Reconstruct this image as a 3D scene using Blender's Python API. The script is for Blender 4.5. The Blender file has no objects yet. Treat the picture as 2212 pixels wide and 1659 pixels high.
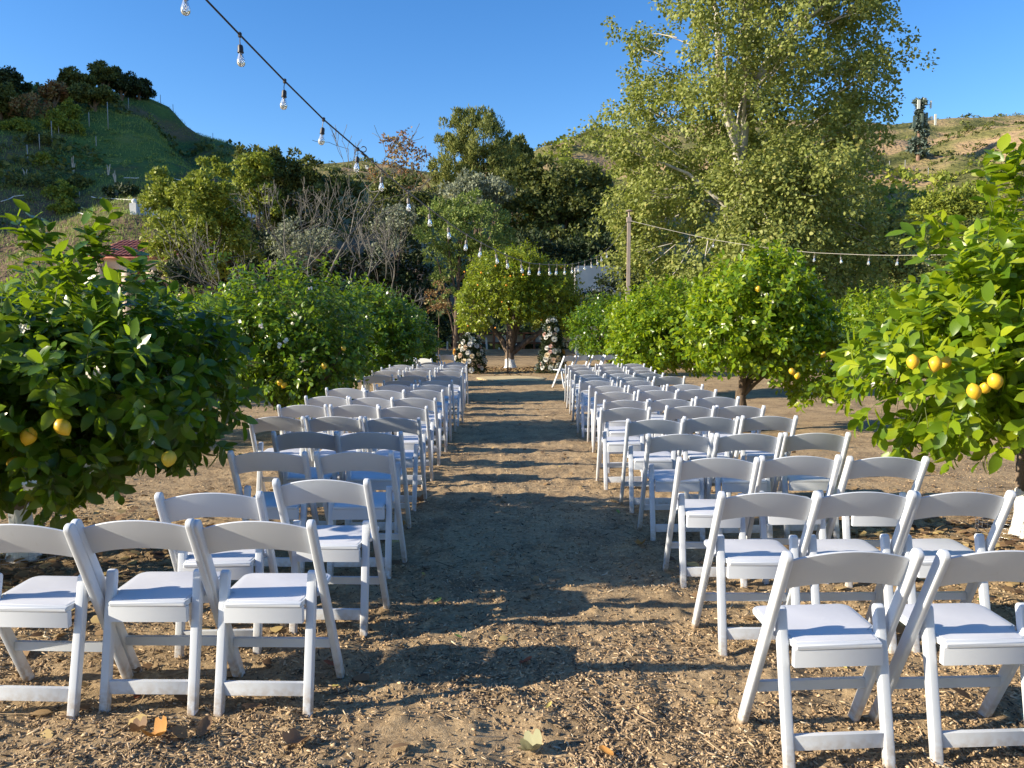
import bpy, bmesh, math, random
import numpy as np
from mathutils import Vector, Matrix
R = math.radians
sc = bpy.context.scene
COL = sc.collection

# ---------------------------------------------------------------- camera
FPX, CU, CV, PITCH, CAMH = 1661.0, 1106.0, 829.5, R(4.36), 1.52
cam_d = bpy.data.cameras.new('camera')
cam_d.sensor_width = 36; cam_d.lens = 36 * FPX / 2212; cam_d.clip_end = 3000; cam_d.clip_start = 0.05
cam = bpy.data.objects.new('camera', cam_d); COL.objects.link(cam)
cam.location = (0, 0, CAMH); cam.rotation_euler = (R(90) - PITCH, 0, 0)
sc.camera = cam
# ---------------------------------------------------------------- light
SUN_EL, SUN_K = R(21.5), 0.25            # light travels towards (1, SUN_K) on the ground
sun_vec = Vector((-math.cos(SUN_EL) / math.hypot(1, SUN_K), -SUN_K * math.cos(SUN_EL) / math.hypot(1, SUN_K), math.sin(SUN_EL)))
w = bpy.data.worlds.new('World'); sc.world = w; w.use_nodes = True
wn = w.node_tree; wn.nodes.clear()
sky = wn.nodes.new('ShaderNodeTexSky'); sky.sky_type = 'NISHITA'; sky.sun_disc = False
sky.sun_elevation = SUN_EL; sky.sun_rotation = math.atan2(sun_vec.x, sun_vec.y)
sky.air_density = 1.0; sky.dust_density = 0.2; sky.ozone_density = 2.6; sky.altitude = 300
hs = wn.nodes.new('ShaderNodeHueSaturation'); hs.inputs['Saturation'].default_value = 1.30; hs.inputs['Value'].default_value = 1.0; hs.inputs['Hue'].default_value = .508
bg = wn.nodes.new('ShaderNodeBackground'); bg.inputs['Strength'].default_value = 0.119
wo = wn.nodes.new('ShaderNodeOutputWorld')
wn.links.new(sky.outputs[0], hs.inputs['Color']); wn.links.new(hs.outputs[0], bg.inputs[0]); wn.links.new(bg.outputs[0], wo.inputs[0])
sd = bpy.data.lights.new('sun', 'SUN'); sd.energy = 5.0; sd.angle = R(0.53); sd.color = (1.0, 0.885, 0.69)
so = bpy.data.objects.new('sun', sd); COL.objects.link(so)
so.rotation_euler = sun_vec.to_track_quat('Z', 'Y').to_euler(); so.location = (-20, -5, 20)
sc.view_settings.view_transform = 'Standard'; sc.view_settings.look = 'None'
sc.view_settings.gamma = 1; sc.view_settings.use_curve_mapping = False
sc.view_settings.exposure = 1.0
sc.cycles.max_bounces = 8; sc.cycles.transparent_max_bounces = 8
try:
    sc.cycles.use_denoising = True
except Exception: pass

# ---------------------------------------------------------------- helpers: pixels of the photograph (2212 wide) <-> world
CP, SP = math.cos(PITCH), math.sin(PITCH)
def ray(u, v):
    xc, yc = (u - CU) / FPX, (CV - v) / FPX
    return np.array([xc, CP + yc * SP, -SP + yc * CP])
def P(u, v, Y):                      # the point seen at (u, v) at distance Y
    d = ray(u, v); t = Y / d[1]
    return Vector((d[0] * t, Y, CAMH + d[2] * t))
def G(u, v, z=0.0):                  # the point seen at (u, v) on the level z
    d = ray(u, v); t = (z - CAMH) / d[2]
    return Vector((d[0] * t, d[1] * t, z))
def proj(pts):
    p = np.asarray(pts, float) - np.array([0, 0, CAMH])
    zc = p[:, 1] * CP - p[:, 2] * SP
    yc = p[:, 1] * SP + p[:, 2] * CP
    zc = np.maximum(zc, 1e-3)
    return CU + FPX * p[:, 0] / zc, CV - FPX * yc / zc, zc

# ---------------------------------------------------------------- numpy noise
def _h(ix, iy, iz, s):
    n = (ix * 374761393 + iy * 668265263 + iz * 2147483647 * 3 + s * 1274126177) & 0xffffffff
    n = ((n ^ (n >> 13)) * 1274126177) & 0xffffffff
    n = (n ^ (n >> 16)) & 0xffffffff
    return n / 4294967295.0
def vnoise(x, y, z=0.0, s=0):
    x, y, z = np.broadcast_arrays(np.asarray(x, float), np.asarray(y, float), np.asarray(z, float))
    ix, iy, iz = np.floor(x).astype(np.int64), np.floor(y).astype(np.int64), np.floor(z).astype(np.int64)
    fx, fy, fz = x - ix, y - iy, z - iz
    fx, fy, fz = fx*fx*(3-2*fx), fy*fy*(3-2*fy), fz*fz*(3-2*fz)
    r = 0
    for a in (0, 1):
        for b in (0, 1):
            for c in (0, 1):
                wgt = (fx if a else 1-fx) * (fy if b else 1-fy) * (fz if c else 1-fz)
                r = r + wgt * _h(ix+a, iy+b, iz+c, s)
    return r
def fbm(x, y, z=0.0, o=4, s=0):
    r, amp, tot = 0, 1.0, 0
    for k in range(o):
        r = r + amp * vnoise(np.asarray(x)*2**k, np.asarray(y)*2**k, np.asarray(z)*2**k, s+k); tot += amp; amp *= .5
    return r / tot
def sst(a, b, x):
    t = np.clip((np.asarray(x, float) - a) / (b - a), 0, 1); return t*t*(3-2*t)

# ---------------------------------------------------------------- mesh helpers
class MB:
    def __init__(s): s.V = []; s.F = []; s.n = 0
    def add(s, V, F):
        V = np.asarray(V, float).reshape(-1, 3); F = np.asarray(F, np.int64)
        s.V.append(V); s.F.append(F + s.n); s.n += len(V); return s
    def box(s, c, size, rot=None):
        x, y, z = [q / 2 for q in size]
        V = np.array([(-x,-y,-z),(x,-y,-z),(x,y,-z),(-x,y,-z),(-x,-y,z),(x,-y,z),(x,y,z),(-x,y,z)])
        if rot is not None: V = V @ np.array(rot.to_3x3()).T
        return s.add(V + np.array(c), [(0,3,2,1),(4,5,6,7),(0,1,5,4),(1,2,6,5),(2,3,7,6),(3,0,4,7)])
    def tube(s, pts, rad, n=6, cap=True):
        pts = np.array([tuple(p) for p in pts], float); m = len(pts)
        rad = np.broadcast_to(np.asarray(rad, float), (m,))
        t = np.gradient(pts, axis=0); t /= np.maximum(np.linalg.norm(t, axis=1), 1e-9)[:, None]
        up = np.array([0, 0, 1.0]) if abs(t[0][2]) < .9 else np.array([1.0, 0, 0])
        a = np.cross(t[0], up); a /= np.linalg.norm(a)
        V = []
        for i in range(m):
            a = a - t[i] * a.dot(t[i]); a /= max(np.linalg.norm(a), 1e-9); b = np.cross(t[i], a)
            for k in range(n):
                an = 2*math.pi*k/n
                V.append(pts[i] + rad[i]*(math.cos(an)*a + math.sin(an)*b))
        F = []
        for i in range(m-1):
            for k in range(n):
                k2 = (k+1) % n
                F.append((i*n+k, i*n+k2, (i+1)*n+k2, (i+1)*n+k))
        s.add(V, F)
        if cap and n == 4 or (cap and n == 6) or (cap and n == 8):
            base = s.n - m*n
            for st, rev in ((0, True), ((m-1)*n, False)):
                c = [st+k for k in range(n)]
                if rev: c = c[::-1]
                for q in range(1, n-2, 2):
                    s.F.append(np.array([(c[0], c[q], c[q+1], c[q+2])]) + base)
        return s
    def lathe(s, prof, n=10, at=(0, 0, 0)):
        V, F = [], []
        for r, z in prof:
            for k in range(n):
                an = 2*math.pi*k/n; V.append((at[0]+r*math.cos(an), at[1]+r*math.sin(an), at[2]+z))
        for i in range(len(prof)-1):
            for k in range(n):
                k2 = (k+1) % n; F.append((i*n+k, i*n+k2, (i+1)*n+k2, (i+1)*n+k))
        return s.add(V, F)
    def mesh(s, name, mat=None, smooth=False, sharp=None):
        me = bpy.data.meshes.new(name)
        if not s.V: return me
        V = np.concatenate(s.V)
        tot, starts, idx, p = [], [], [], 0
        for F in s.F:
            k = F.shape[1]
            idx.append(F.ravel()); starts.append(p + np.arange(len(F))*k); p += F.size
        idx = np.concatenate(idx); starts = np.concatenate(starts)
        me.vertices.add(len(V)); me.vertices.foreach_set('co', V.astype(np.float32).ravel())
        me.loops.add(len(idx)); me.loops.foreach_set('vertex_index', idx.astype(np.int32))
        me.polygons.add(len(starts)); me.polygons.foreach_set('loop_start', starts.astype(np.int32))
        if smooth: me.polygons.foreach_set('use_smooth', np.ones(len(starts), bool))
        me.update(calc_edges=True); me.validate()
        if sharp is not None: me.set_sharp_from_angle(angle=R(sharp))
        if mat: me.materials.append(mat)
        return me
def link(name, me, parent=None, loc=None, rz=None):
    o = bpy.data.objects.new(name, me); COL.objects.link(o)
    if parent is not None: o.parent = parent
    if loc is not None: o.location = loc
    if rz is not None: o.rotation_euler = (0, 0, rz)
    return o
def thing(name, label, cat, loc=(0, 0, 0), rz=0, group=None):
    o = bpy.data.objects.new(name, None); COL.objects.link(o); o.empty_display_size = .1
    o.location = loc; o.rotation_euler = (0, 0, rz); o['label'] = label; o['category'] = cat
    if group: o['group'] = group
    return o
def tag(o, label=None, cat=None, group=None, kind=None):
    if label: o['label'] = label
    if cat: o['category'] = cat
    if group: o['group'] = group
    if kind: o['kind'] = kind
    return o
def bm_mesh(bm, name, mat, smooth=True, sharp=35):
    me = bpy.data.meshes.new(name); bmesh.ops.recalc_face_normals(bm, faces=bm.faces); bm.to_mesh(me); bm.free()
    if smooth:
        me.polygons.foreach_set('use_smooth', [True]*len(me.polygons)); me.set_sharp_from_angle(angle=R(sharp))
    me.materials.append(mat); return me
def ico(rad, sub=2, scale=(1, 1, 1)):
    bm = bmesh.new(); bmesh.ops.create_icosphere(bm, subdivisions=sub, radius=rad)
    for v in bm.verts: v.co = Vector((v.co.x*scale[0], v.co.y*scale[1], v.co.z*scale[2]))
    return bm

# ---------------------------------------------------------------- materials
def mat(name, col, rough=.6, spec=.5, **kw):
    m = bpy.data.materials.new(name); m.use_nodes = True; b = m.node_tree.nodes['Principled BSDF']
    b.inputs['Base Color'].default_value = (*col, 1); b.inputs['Roughness'].default_value = rough
    b.inputs['Specular IOR Level'].default_value = spec
    for k, v in kw.items(): b.inputs[k.replace('_', ' ')].default_value = v
    return m
def ramp(nt, stops, fac=None):
    r = nt.nodes.new('ShaderNodeValToRGB'); e = r.color_ramp.elements
    e[0].position, e[0].color = stops[0][0], (*stops[0][1], 1)
    e[1].position, e[1].color = stops[-1][0], (*stops[-1][1], 1)
    for p, c in stops[1:-1]:
        q = e.new(p); q.color = (*c, 1)
    if fac is not None: nt.links.new(fac, r.inputs[0])
    return r
def noise_mat(name, stops, scale=5, detail=6, rough=.8, bump=.3, bscale=None, bdist=.02, spec=.3, dist=0.0, stretch=None):
    m = mat(name, stops[0][1], rough, spec); nt = m.node_tree; b = nt.nodes['Principled BSDF']
    tc = nt.nodes.new('ShaderNodeTexCoord'); src = tc.outputs['Object']
    if stretch:
        mp = nt.nodes.new('ShaderNodeMapping'); mp.inputs['Scale'].default_value = stretch
        nt.links.new(src, mp.inputs[0]); src = mp.outputs[0]
    n = nt.nodes.new('ShaderNodeTexNoise'); n.inputs['Scale'].default_value = scale; n.inputs['Detail'].default_value = detail
    n.inputs['Distortion'].default_value = dist
    nt.links.new(src, n.inputs['Vector'])
    r = ramp(nt, stops, n.outputs['Fac']); nt.links.new(r.outputs[0], b.inputs['Base Color'])
    n2 = nt.nodes.new('ShaderNodeTexNoise'); n2.inputs['Scale'].default_value = bscale or scale*4; n2.inputs['Detail'].default_value = 4
    nt.links.new(src, n2.inputs['Vector'])
    bp = nt.nodes.new('ShaderNodeBump'); bp.inputs['Strength'].default_value = bump; bp.inputs['Distance'].default_value = bdist
    nt.links.new(n2.outputs['Fac'], bp.inputs['Height']); nt.links.new(bp.outputs[0], b.inputs['Normal'])
    return m
def leaf_mat(name, stops, trans=.35, tcol=(.3, .5, .05), rough=.4, spec=.5, back=None):
    """leaf: colour differs from leaf to leaf; light also passes through it"""
    m = bpy.data.materials.new(name); m.use_nodes = True; nt = m.node_tree; b = nt.nodes['Principled BSDF']
    b.inputs['Roughness'].default_value = rough; b.inputs['Specular IOR Level'].default_value = spec
    g = nt.nodes.new('ShaderNodeNewGeometry'); oi = nt.nodes.new('ShaderNodeObjectInfo')
    ad = nt.nodes.new('ShaderNodeMath'); ad.operation = 'ADD'; fr = nt.nodes.new('ShaderNodeMath'); fr.operation = 'FRACT'
    nt.links.new(g.outputs['Random Per Island'], ad.inputs[0]); nt.links.new(oi.outputs['Random'], ad.inputs[1])
    nt.links.new(ad.outputs[0], fr.inputs[0])
    r = ramp(nt, stops, fr.outputs[0]); src = r.outputs[0]
    if back:
        mx = nt.nodes.new('ShaderNodeMix'); mx.data_type = 'RGBA'; mx.inputs['B'].default_value = (*back, 1)
        nt.links.new(g.outputs['Backfacing'], mx.inputs['Factor']); nt.links.new(src, mx.inputs['A']); src = mx.outputs['Result']
    nt.links.new(src, b.inputs['Base Color'])
    tr = nt.nodes.new('ShaderNodeBsdfTranslucent')
    mc = nt.nodes.new('ShaderNodeMix'); mc.data_type = 'RGBA'; mc.inputs['Factor'].default_value = .7
    mc.inputs['B'].default_value = (*tcol, 1); nt.links.new(r.outputs[0], mc.inputs['A']); nt.links.new(mc.outputs['Result'], tr.inputs[0])
    ms = nt.nodes.new('ShaderNodeMixShader'); ms.inputs[0].default_value = trans
    nt.links.new(b.outputs[0], ms.inputs[1]); nt.links.new(tr.outputs[0], ms.inputs[2])
    nt.links.new(ms.outputs[0], nt.nodes['Material Output'].inputs[0])
    return m
M = {}
M['lemon_leaf'] = leaf_mat('lemon_leaf', [(0, (.022, .062, .008)), (.5, (.060, .135, .010)), (.85, (.13, .23, .014)), (1, (.30, .38, .03))], .36, (.40, .58, .012), .30, .5, back=(.075, .13, .035))  # lemon leaf darkened for trees in shade; the shade is in the colour
M['lemon_leaf_far'] = leaf_mat('lemon_leaf_far', [(0, (.07, .15, .012)), (.5, (.17, .27, .014)), (1, (.36, .42, .02))], .42, (.48, .62, .012), .34, .5)  # same lemon leaf, lighter: sunlight on the lamp pole side put into the colour
M['orange_leaf'] = leaf_mat('orange_leaf', [(0, (.10, .15, .014)), (.6, (.21, .27, .018)), (1, (.36, .38, .025))], .34, (.34, .42, .02), .4, .5)
M['sycamore_leaf'] = leaf_mat('sycamore_leaf', [(0, (.18, .21, .055)), (.5, (.25, .28, .075)), (.9, (.32, .34, .095)), (1, (.40, .36, .11))], .34, (.34, .42, .06), .55, .3)
M['oak_leaf'] = leaf_mat('oak_leaf', [(0, (.05, .07, .018)), (.6, (.11, .13, .03)), (1, (.21, .21, .05))], .2, (.2, .24, .04), .6, .3)
M['bright_leaf'] = leaf_mat('bright_leaf', [(0, (.11, .15, .02)), (.6, (.24, .28, .035)), (1, (.38, .40, .06))], .3, (.3, .36, .04), .55, .3)
M['pale_leaf'] = leaf_mat('pale_leaf', [(0, (.13, .20, .045)), (.6, (.24, .31, .07)), (1, (.36, .40, .12))], .3, (.25, .34, .07), .6, .3)
M['silver_leaf'] = leaf_mat('silver_leaf', [(0, (.17, .20, .13)), (1, (.30, .32, .22))], .2, (.3, .32, .2), .7, .3)
M['pine_leaf'] = leaf_mat('pine_leaf', [(0, (.10, .13, .03)), (.6, (.20, .22, .055)), (1, (.31, .31, .09))], .2, (.25, .28, .06), .65, .2)
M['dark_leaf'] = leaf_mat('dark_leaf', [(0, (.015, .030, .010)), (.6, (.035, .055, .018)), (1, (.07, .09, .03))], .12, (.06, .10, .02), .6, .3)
M['rust_leaf'] = leaf_mat('rust_leaf', [(0, (.18, .07, .03)), (.5, (.26, .15, .06)), (1, (.30, .28, .12))], .25, (.35, .2, .06), .6, .3)
M['bark'] = noise_mat('bark', [(.3, (.07, .05, .035)), (.7, (.19, .14, .10))], 14, 5, .9, .6, 30, .02, .2, stretch=(1, 1, .25))
M['bark_grey'] = noise_mat('bark_grey', [(.3, (.08, .075, .065)), (.7, (.20, .19, .17))], 6, 5, .9, .5, 20, .02, .2, stretch=(1, 1, .3))
M['bark_pale'] = noise_mat('bark_pale', [(.35, (.22, .19, .15)), (.5, (.45, .41, .35)), (.7, (.58, .55, .48))], 2.2, 5, .8, .3, 12, .02, .3, stretch=(1, 1, .5))
M['twig'] = mat('twig', (.09, .11, .035), .7)
M['plastic'] = noise_mat('plastic', [(.2, (.56, .59, .64)), (.5, (.60, .63, .675)), (.9, (.64, .66, .70))], 3, 4, .36, .06, 60, .002, .5)
def dusty(m):     # orchard dust on the feet, faint scuffs
    nt = m.node_tree; b = nt.nodes['Principled BSDF']; old = b.inputs['Base Color'].links[0].from_socket
    tc = nt.nodes.new('ShaderNodeTexCoord'); sx = nt.nodes.new('ShaderNodeSeparateXYZ'); nt.links.new(tc.outputs['Object'], sx.inputs[0])
    n = nt.nodes.new('ShaderNodeTexNoise'); n.inputs['Scale'].default_value = 38; n.inputs['Detail'].default_value = 6; nt.links.new(tc.outputs['Object'], n.inputs['Vector'])
    mr = nt.nodes.new('ShaderNodeMapRange'); mr.inputs['From Min'].default_value = .13; mr.inputs['From Max'].default_value = .0; nt.links.new(sx.outputs[2], mr.inputs[0])
    pw = nt.nodes.new('ShaderNodeMath'); pw.operation = 'MULTIPLY'; nt.links.new(mr.outputs[0], pw.inputs[0]); r_ = ramp(nt, [(.35, (0, 0, 0)), (.6, (1, 1, 1))], n.outputs[0]); nt.links.new(r_.outputs[0], pw.inputs[1])
    mx = nt.nodes.new('ShaderNodeMix'); mx.data_type = 'RGBA'; mx.inputs['B'].default_value = (.36, .27, .18, 1); nt.links.new(pw.outputs[0], mx.inputs['Factor']); nt.links.new(old, mx.inputs['A'])
    oi = nt.nodes.new('ShaderNodeObjectInfo'); n3 = nt.nodes.new('ShaderNodeTexNoise'); n3.noise_dimensions = '4D'; n3.inputs['Scale'].default_value = 9; n3.inputs['Detail'].default_value = 8; n3.inputs['Roughness'].default_value = .75
    ml = nt.nodes.new('ShaderNodeMath'); ml.operation = 'MULTIPLY'; ml.inputs[1].default_value = 50; nt.links.new(oi.outputs['Random'], ml.inputs[0]); nt.links.new(ml.outputs[0], n3.inputs['W']); nt.links.new(tc.outputs['Object'], n3.inputs['Vector'])
    r3 = ramp(nt, [(.60, (1, 1, 1)), (.72, (.80, .77, .72))], n3.outputs[0]); m2 = nt.nodes.new('ShaderNodeMix'); m2.data_type = 'RGBA'; m2.blend_type = 'MULTIPLY'; m2.inputs['Factor'].default_value = .8
    nt.links.new(mx.outputs['Result'], m2.inputs['A']); nt.links.new(r3.outputs[0], m2.inputs['B']); nt.links.new(m2.outputs['Result'], b.inputs['Base Color'])
dusty(M['plastic'])
M['vinyl'] = noise_mat('vinyl', [(.2, (.58, .59, .64)), (.8, (.66, .67, .71))], 4, 4, .42, .12, 25, .004, .5)
M['screw'] = mat('screw', (.5, .5, .52), .3, Metallic=1.0)
M['white_paint'] = noise_mat('white_paint', [(.3, (.62, .62, .60)), (.6, (.80, .80, .78))], 6, 4, .8, .3, 30, .01)
M['black'] = mat('black', (.010, .010, .012), .8, .1)
M['cable'] = mat('cable', (.02, .018, .022), .5)
M['cable_grey'] = mat('cable_grey', (.16, .14, .12), .5)
M['lemon'] = noise_mat('lemon', [(.3, (.62, .36, .02)), (.7, (.72, .47, .03))], 8, 3, .42, .3, 60, .003, .5)
M['orange'] = mat('orange', (.75, .28, .02), .45)
M['blossom'] = mat('blossom', (.85, .80, .72), .6, Subsurface_Weight=.0)
gl = bpy.data.materials.new('glass'); gl.use_nodes = True
_b = gl.node_tree.nodes['Principled BSDF']; _b.inputs['Base Color'].default_value = (.93, .95, .95, 1); _b.inputs['Roughness'].default_value = .07
_b.inputs['Transmission Weight'].default_value = .78; _b.inputs['IOR'].default_value = 1.35
M['glass'] = gl
# ================================================================ terrain
def interp(u, tab):
    return np.interp(u, [a for a, _ in tab], [b for _, b in tab])
RIDGE_L = [(-4000, -300), (-1500, -60), (-600, 60), (-300, 120), (0, 192), (150, 207), (345, 224), (385, 242), (430, 294), (500, 314), (545, 337), (620, 385), (750, 470), (900, 570), (1100, 700), (1300, 720)]
RIDGE_R = [(300, 420), (500, 380), (640, 366), (700, 360), (770, 353), (830, 358), (900, 374), (1000, 384), (1120, 352), (1180, 327), (1290, 305), (1400, 287), (1600, 272), (1850, 276), (1905, 285), (1950, 279), (2050, 264), (2120, 263), (2212, 259), (2600, 240), (3500, 190), (6000, 150)]
def hill_left(x, y):
    u = CU + FPX * x / y
    E = (703 - interp(u, RIDGE_L)) / FPX
    Rr = 125.0; t = np.clip((y - 44) / (Rr - 44), 0, 1)
    H = E * Rr + CAMH
    h = H * (0.55*t**1.15 + .45*sst(0, 1, t)) + np.maximum(y - Rr, 0) * (-.05)
    h = np.where(y < 44, -1.2, h)
    n = (fbm(x*.06, y*.06, 0, 5, 3) - .5) * 8 * sst(0, .3, t) * (1 - sst(.75, .98, t)*.8)
    scar = -3.0 * np.exp(-(((u - 395)/40)**2)) * sst(.6, .8, t) * (1 - sst(.9, .98, t))
    h = h + np.where(y >= 44, n + scar, 0)
    shade_ridge = 115 * sst(-88, -150, x) * sst(36, 62, y) * (1 - sst(105, 150, y))  # ridge added out of frame to keep the sun off the hillside
    h = np.maximum(h, shade_ridge)
    return np.where(h < .05, -1.2, h)
def hill_right(x, y):
    u = CU + FPX * x / y
    E = (703 - interp(u, RIDGE_R)) / FPX
    Rr = 240.0; t = np.clip((y - 66) / (Rr - 66), 0, 1)
    H = E * Rr + CAMH
    prof = .5*t + .5*sst(0, 1, t)
    h = H * prof + np.maximum(y - Rr, 0) * (-.08)
    rid = np.abs(fbm(x*.022, y*.012, 0, 4, 11) - .5) * 2
    n = (-(1 - rid)**3 * 9 + 3.5 + (fbm(x*.09, y*.09, 0, 3, 12) - .5) * 4) * sst(.05, .4, t) * (1 - sst(.8, .97, t)*.85)
    h = np.where(y < 66, -1.2, h + n)
    return np.where(h < .05, -1.2, h)
def near_z(x, y):                   # the dirt of the orchard
    z = (fbm(x*.55, y*.55, 0, 3, 21) - .5) * .05
    z = z + (fbm(x*6, y*6, 0, 4, 22) - .5) * .042 * (1 - sst(14, 26, y))
    z = z + (vnoise(x*28, y*28, 0, 25) - .5) * .012 * (1 - sst(6, 12, y))
    z = z + sst(.70, .95, vnoise(x*9, y*9, 0, 26)) * .016 * (1 - sst(9, 16, y))
    z = z + np.exp(-((y - 41 - np.sin(x*.2))/2.2)**2) * .25 * (np.abs(x) < 200)   # low bank at the end of the orchard
    return z
def T(x, y):
    x = np.asarray(x, float); y = np.asarray(y, float)
    yy = np.maximum(y, 1.0)
    return np.maximum(np.maximum(near_z(x, y), hill_left(x, yy)), hill_right(x, yy))
def Tz(x, y): return float(T(np.array([x]), np.array([y]))[0])
def hit(u, v, ymin=30, ymax=420):     # where the line of sight meets the terrain
    d = ray(u, v); ys = np.arange(ymin, ymax, .4); t = ys / d[1]
    x, z = d[0]*t, CAMH + d[2]*t
    k = np.nonzero(T(x, ys) >= z)[0]
    k = k[0] if len(k) else len(ys) - 1
    return Vector((x[k], ys[k], float(T(x[k:k+1], ys[k:k+1])[0])))

def grid_mesh(name, xs, ys, fn, m):
    X, Y = np.meshgrid(xs, ys); Z = fn(X, Y); nx, ny = len(xs), len(ys)
    V = np.stack([X.ravel(), Y.ravel(), Z.ravel()], 1)
    i = np.arange(nx*ny).reshape(ny, nx)
    F = np.stack([i[:-1, :-1].ravel(), i[:-1, 1:].ravel(), i[1:, 1:].ravel(), i[1:, :-1].ravel()], 1)
    b = MB(); b.add(V, F); return b.mesh(name, m, smooth=True)
def graded(a0, a1, step, far, grow=1.12):
    v = list(np.arange(a0, a1, step)); s = step
    lo, hi = [a0], [v[-1]]
    while hi[-1] < far[1]: s = min(s*grow, 40); hi.append(hi[-1] + s)
    s = step
    while lo[-1] > far[0]: s = min(s*grow, 40); lo.append(lo[-1] - s)
    return np.array(sorted(set(lo[1:] + v + hi[1:])))
# ground material
gm = mat('dirt', (.2, .15, .1), .95, .1); nt = gm.node_tree; b = nt.nodes['Principled BSDF']
tc = nt.nodes.new('ShaderNodeTexCoord')
def nz(scale, det=5, rough=.55):
    n = nt.nodes.new('ShaderNodeTexNoise'); n.inputs['Scale'].default_value = scale; n.inputs['Detail'].default_value = det
    n.inputs['Roughness'].default_value = rough; nt.links.new(tc.outputs['Object'], n.inputs['Vector']); return n
def mixc(a, bb, f):
    x = nt.nodes.new('ShaderNodeMix'); x.data_type = 'RGBA'
    nt.links.new(f, x.inputs['Factor'])
    for s_, q in (('A', a), ('B', bb)):
        if isinstance(q, tuple): x.inputs[s_].default_value = (*q, 1)
        else: nt.links.new(q, x.inputs[s_])
    return x.outputs['Result']
r1 = ramp(nt, [(.3, (.22, .155, .09)), (.5, (.40, .29, .165)), (.7, (.54, .40, .225))], nz(1.3, 8, .7).outputs[0])
r2 = ramp(nt, [(.32, (.17, .115, .07)), (.5, (.42, .295, .17)), (.64, (.62, .46, .28))], nz(42, 5, .7).outputs[0])
f3 = ramp(nt, [(.0, (.4, .4, .4)), (1, (.62, .62, .62))], nz(.5).outputs[0])
c = mixc(r1.outputs[0], r2.outputs[0], f3.outputs[0])
vo = nt.nodes.new('ShaderNodeTexVoronoi'); vo.inputs['Scale'].default_value = 55; nt.links.new(tc.outputs['Object'], vo.inputs['Vector'])
chipf = ramp(nt, [(.0, (1, 1, 1)), (.16, (1, 1, 1)), (.22, (0, 0, 0)), (1, (0, 0, 0))], vo.outputs['Distance'])
pm = nt.nodes.new('ShaderNodeMath'); pm.operation = 'MULTIPLY'; nt.links.new(chipf.outputs[0], pm.inputs[0])
pp = ramp(nt, [(.5, (0, 0, 0)), (.7, (.7, .7, .7))], nz(3).outputs[0]); nt.links.new(pp.outputs[0], pm.inputs[1])
c = mixc(c, (.58, .45, .29), pm.outputs[0])
mf = ramp(nt, [(.47, (0, 0, 0)), (.60, (.50, .50, .50))], nz(2.1, 9, .78).outputs[0]); c = mixc(c, (.12, .085, .058), mf.outputs[0])
nt.links.new(c, b.inputs['Base Color'])
bn = nz(90, 6, .75); bp = nt.nodes.new('ShaderNodeBump'); bp.inputs['Strength'].default_value = .8; bp.inputs['Distance'].default_value = .012
bn2 = nz(22, 5, .7); bp2 = nt.nodes.new('ShaderNodeBump'); bp2.inputs['Strength'].default_value = .6; bp2.inputs['Distance'].default_value = .03
nt.links.new(bn2.outputs[0], bp2.inputs['Height']); nt.links.new(bn.outputs[0], bp.inputs['Height'])
nt.links.new(bp2.outputs[0], bp.inputs['Normal']); nt.links.new(bp.outputs[0], b.inputs['Normal'])
M['dirt'] = gm

xs = graded(-2.7, 2.9, .02, (-700, 700), 1.09)
y1 = list(np.arange(1.6, 5.2, .018)); s = .018
while y1[-1] < 60: s = s*1.013; y1.append(y1[-1] + s)
while y1[-1] < 1400: s = s*1.25; y1.append(y1[-1] + s)
s = .03; y0 = [1.6]
while y0[-1] > -80: s *= 1.35; y0.append(y0[-1] - s)
ys = np.array(sorted(set(y0[1:] + y1)))
ground = link('ground', grid_mesh('ground', xs, ys, near_z, M['dirt'])); tag(ground, 'bare brown dirt of the orchard floor with scattered mulch', kind='structure')

M['hill_green'] = noise_mat('hill_green', [(.28, (.17, .125, .08)), (.40, (.13, .115, .055)), (.5, (.08, .125, .04)), (.62, (.11, .17, .045)), (.75, (.22, .23, .08))], .11, 9, .95, 1.0, 1.6, .5, .1, dist=.6, stretch=(1, 1, 1.6))
hm = M['hill_green'].node_tree; hb_ = hm.nodes['Principled BSDF']; hold = hb_.inputs['Base Color'].links[0].from_socket
htc = hm.nodes.new('ShaderNodeTexCoord'); hsx = hm.nodes.new('ShaderNodeSeparateXYZ'); hm.links.new(htc.outputs['Object'], hsx.inputs[0])
hn = hm.nodes.new('ShaderNodeTexNoise'); hn.inputs['Scale'].default_value = .12; hn.inputs['Detail'].default_value = 7; hm.links.new(htc.outputs['Object'], hn.inputs['Vector'])
hma = hm.nodes.new('ShaderNodeMath'); hma.operation = 'MULTIPLY_ADD'; hma.inputs[1].default_value = 22; hm.links.new(hn.outputs[0], hma.inputs[0]); hm.links.new(hsx.outputs[2], hma.inputs[2])
hmr = hm.nodes.new('ShaderNodeMapRange'); hmr.inputs['From Min'].default_value = 30; hmr.inputs['From Max'].default_value = 22; hm.links.new(hma.outputs[0], hmr.inputs[0])
hmx = hm.nodes.new('ShaderNodeMix'); hmx.data_type = 'RGBA'; hmx.inputs['B'].default_value = (.15, .105, .07, 1); hm.links.new(hmr.outputs[0], hmx.inputs['Factor']); hm.links.new(hold, hmx.inputs['A']); hm.links.new(hmx.outputs['Result'], hb_.inputs['Base Color'])
M['hill_tan'] = noise_mat('hill_tan', [(.30, (.06, .07, .025)), (.42, (.13, .13, .045)), (.50, (.22, .19, .08)), (.60, (.33, .23, .13)), (.75, (.38, .27, .17))], .07, 10, .95, 1.0, 1.0, .8, .1, dist=.8, stretch=(1, 1, 1.8))
hl = link('hillside', grid_mesh('hillside', np.arange(-330, 60, 1.5), np.arange(40, 215, 1.5), hill_left, M['hill_green']))
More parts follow.
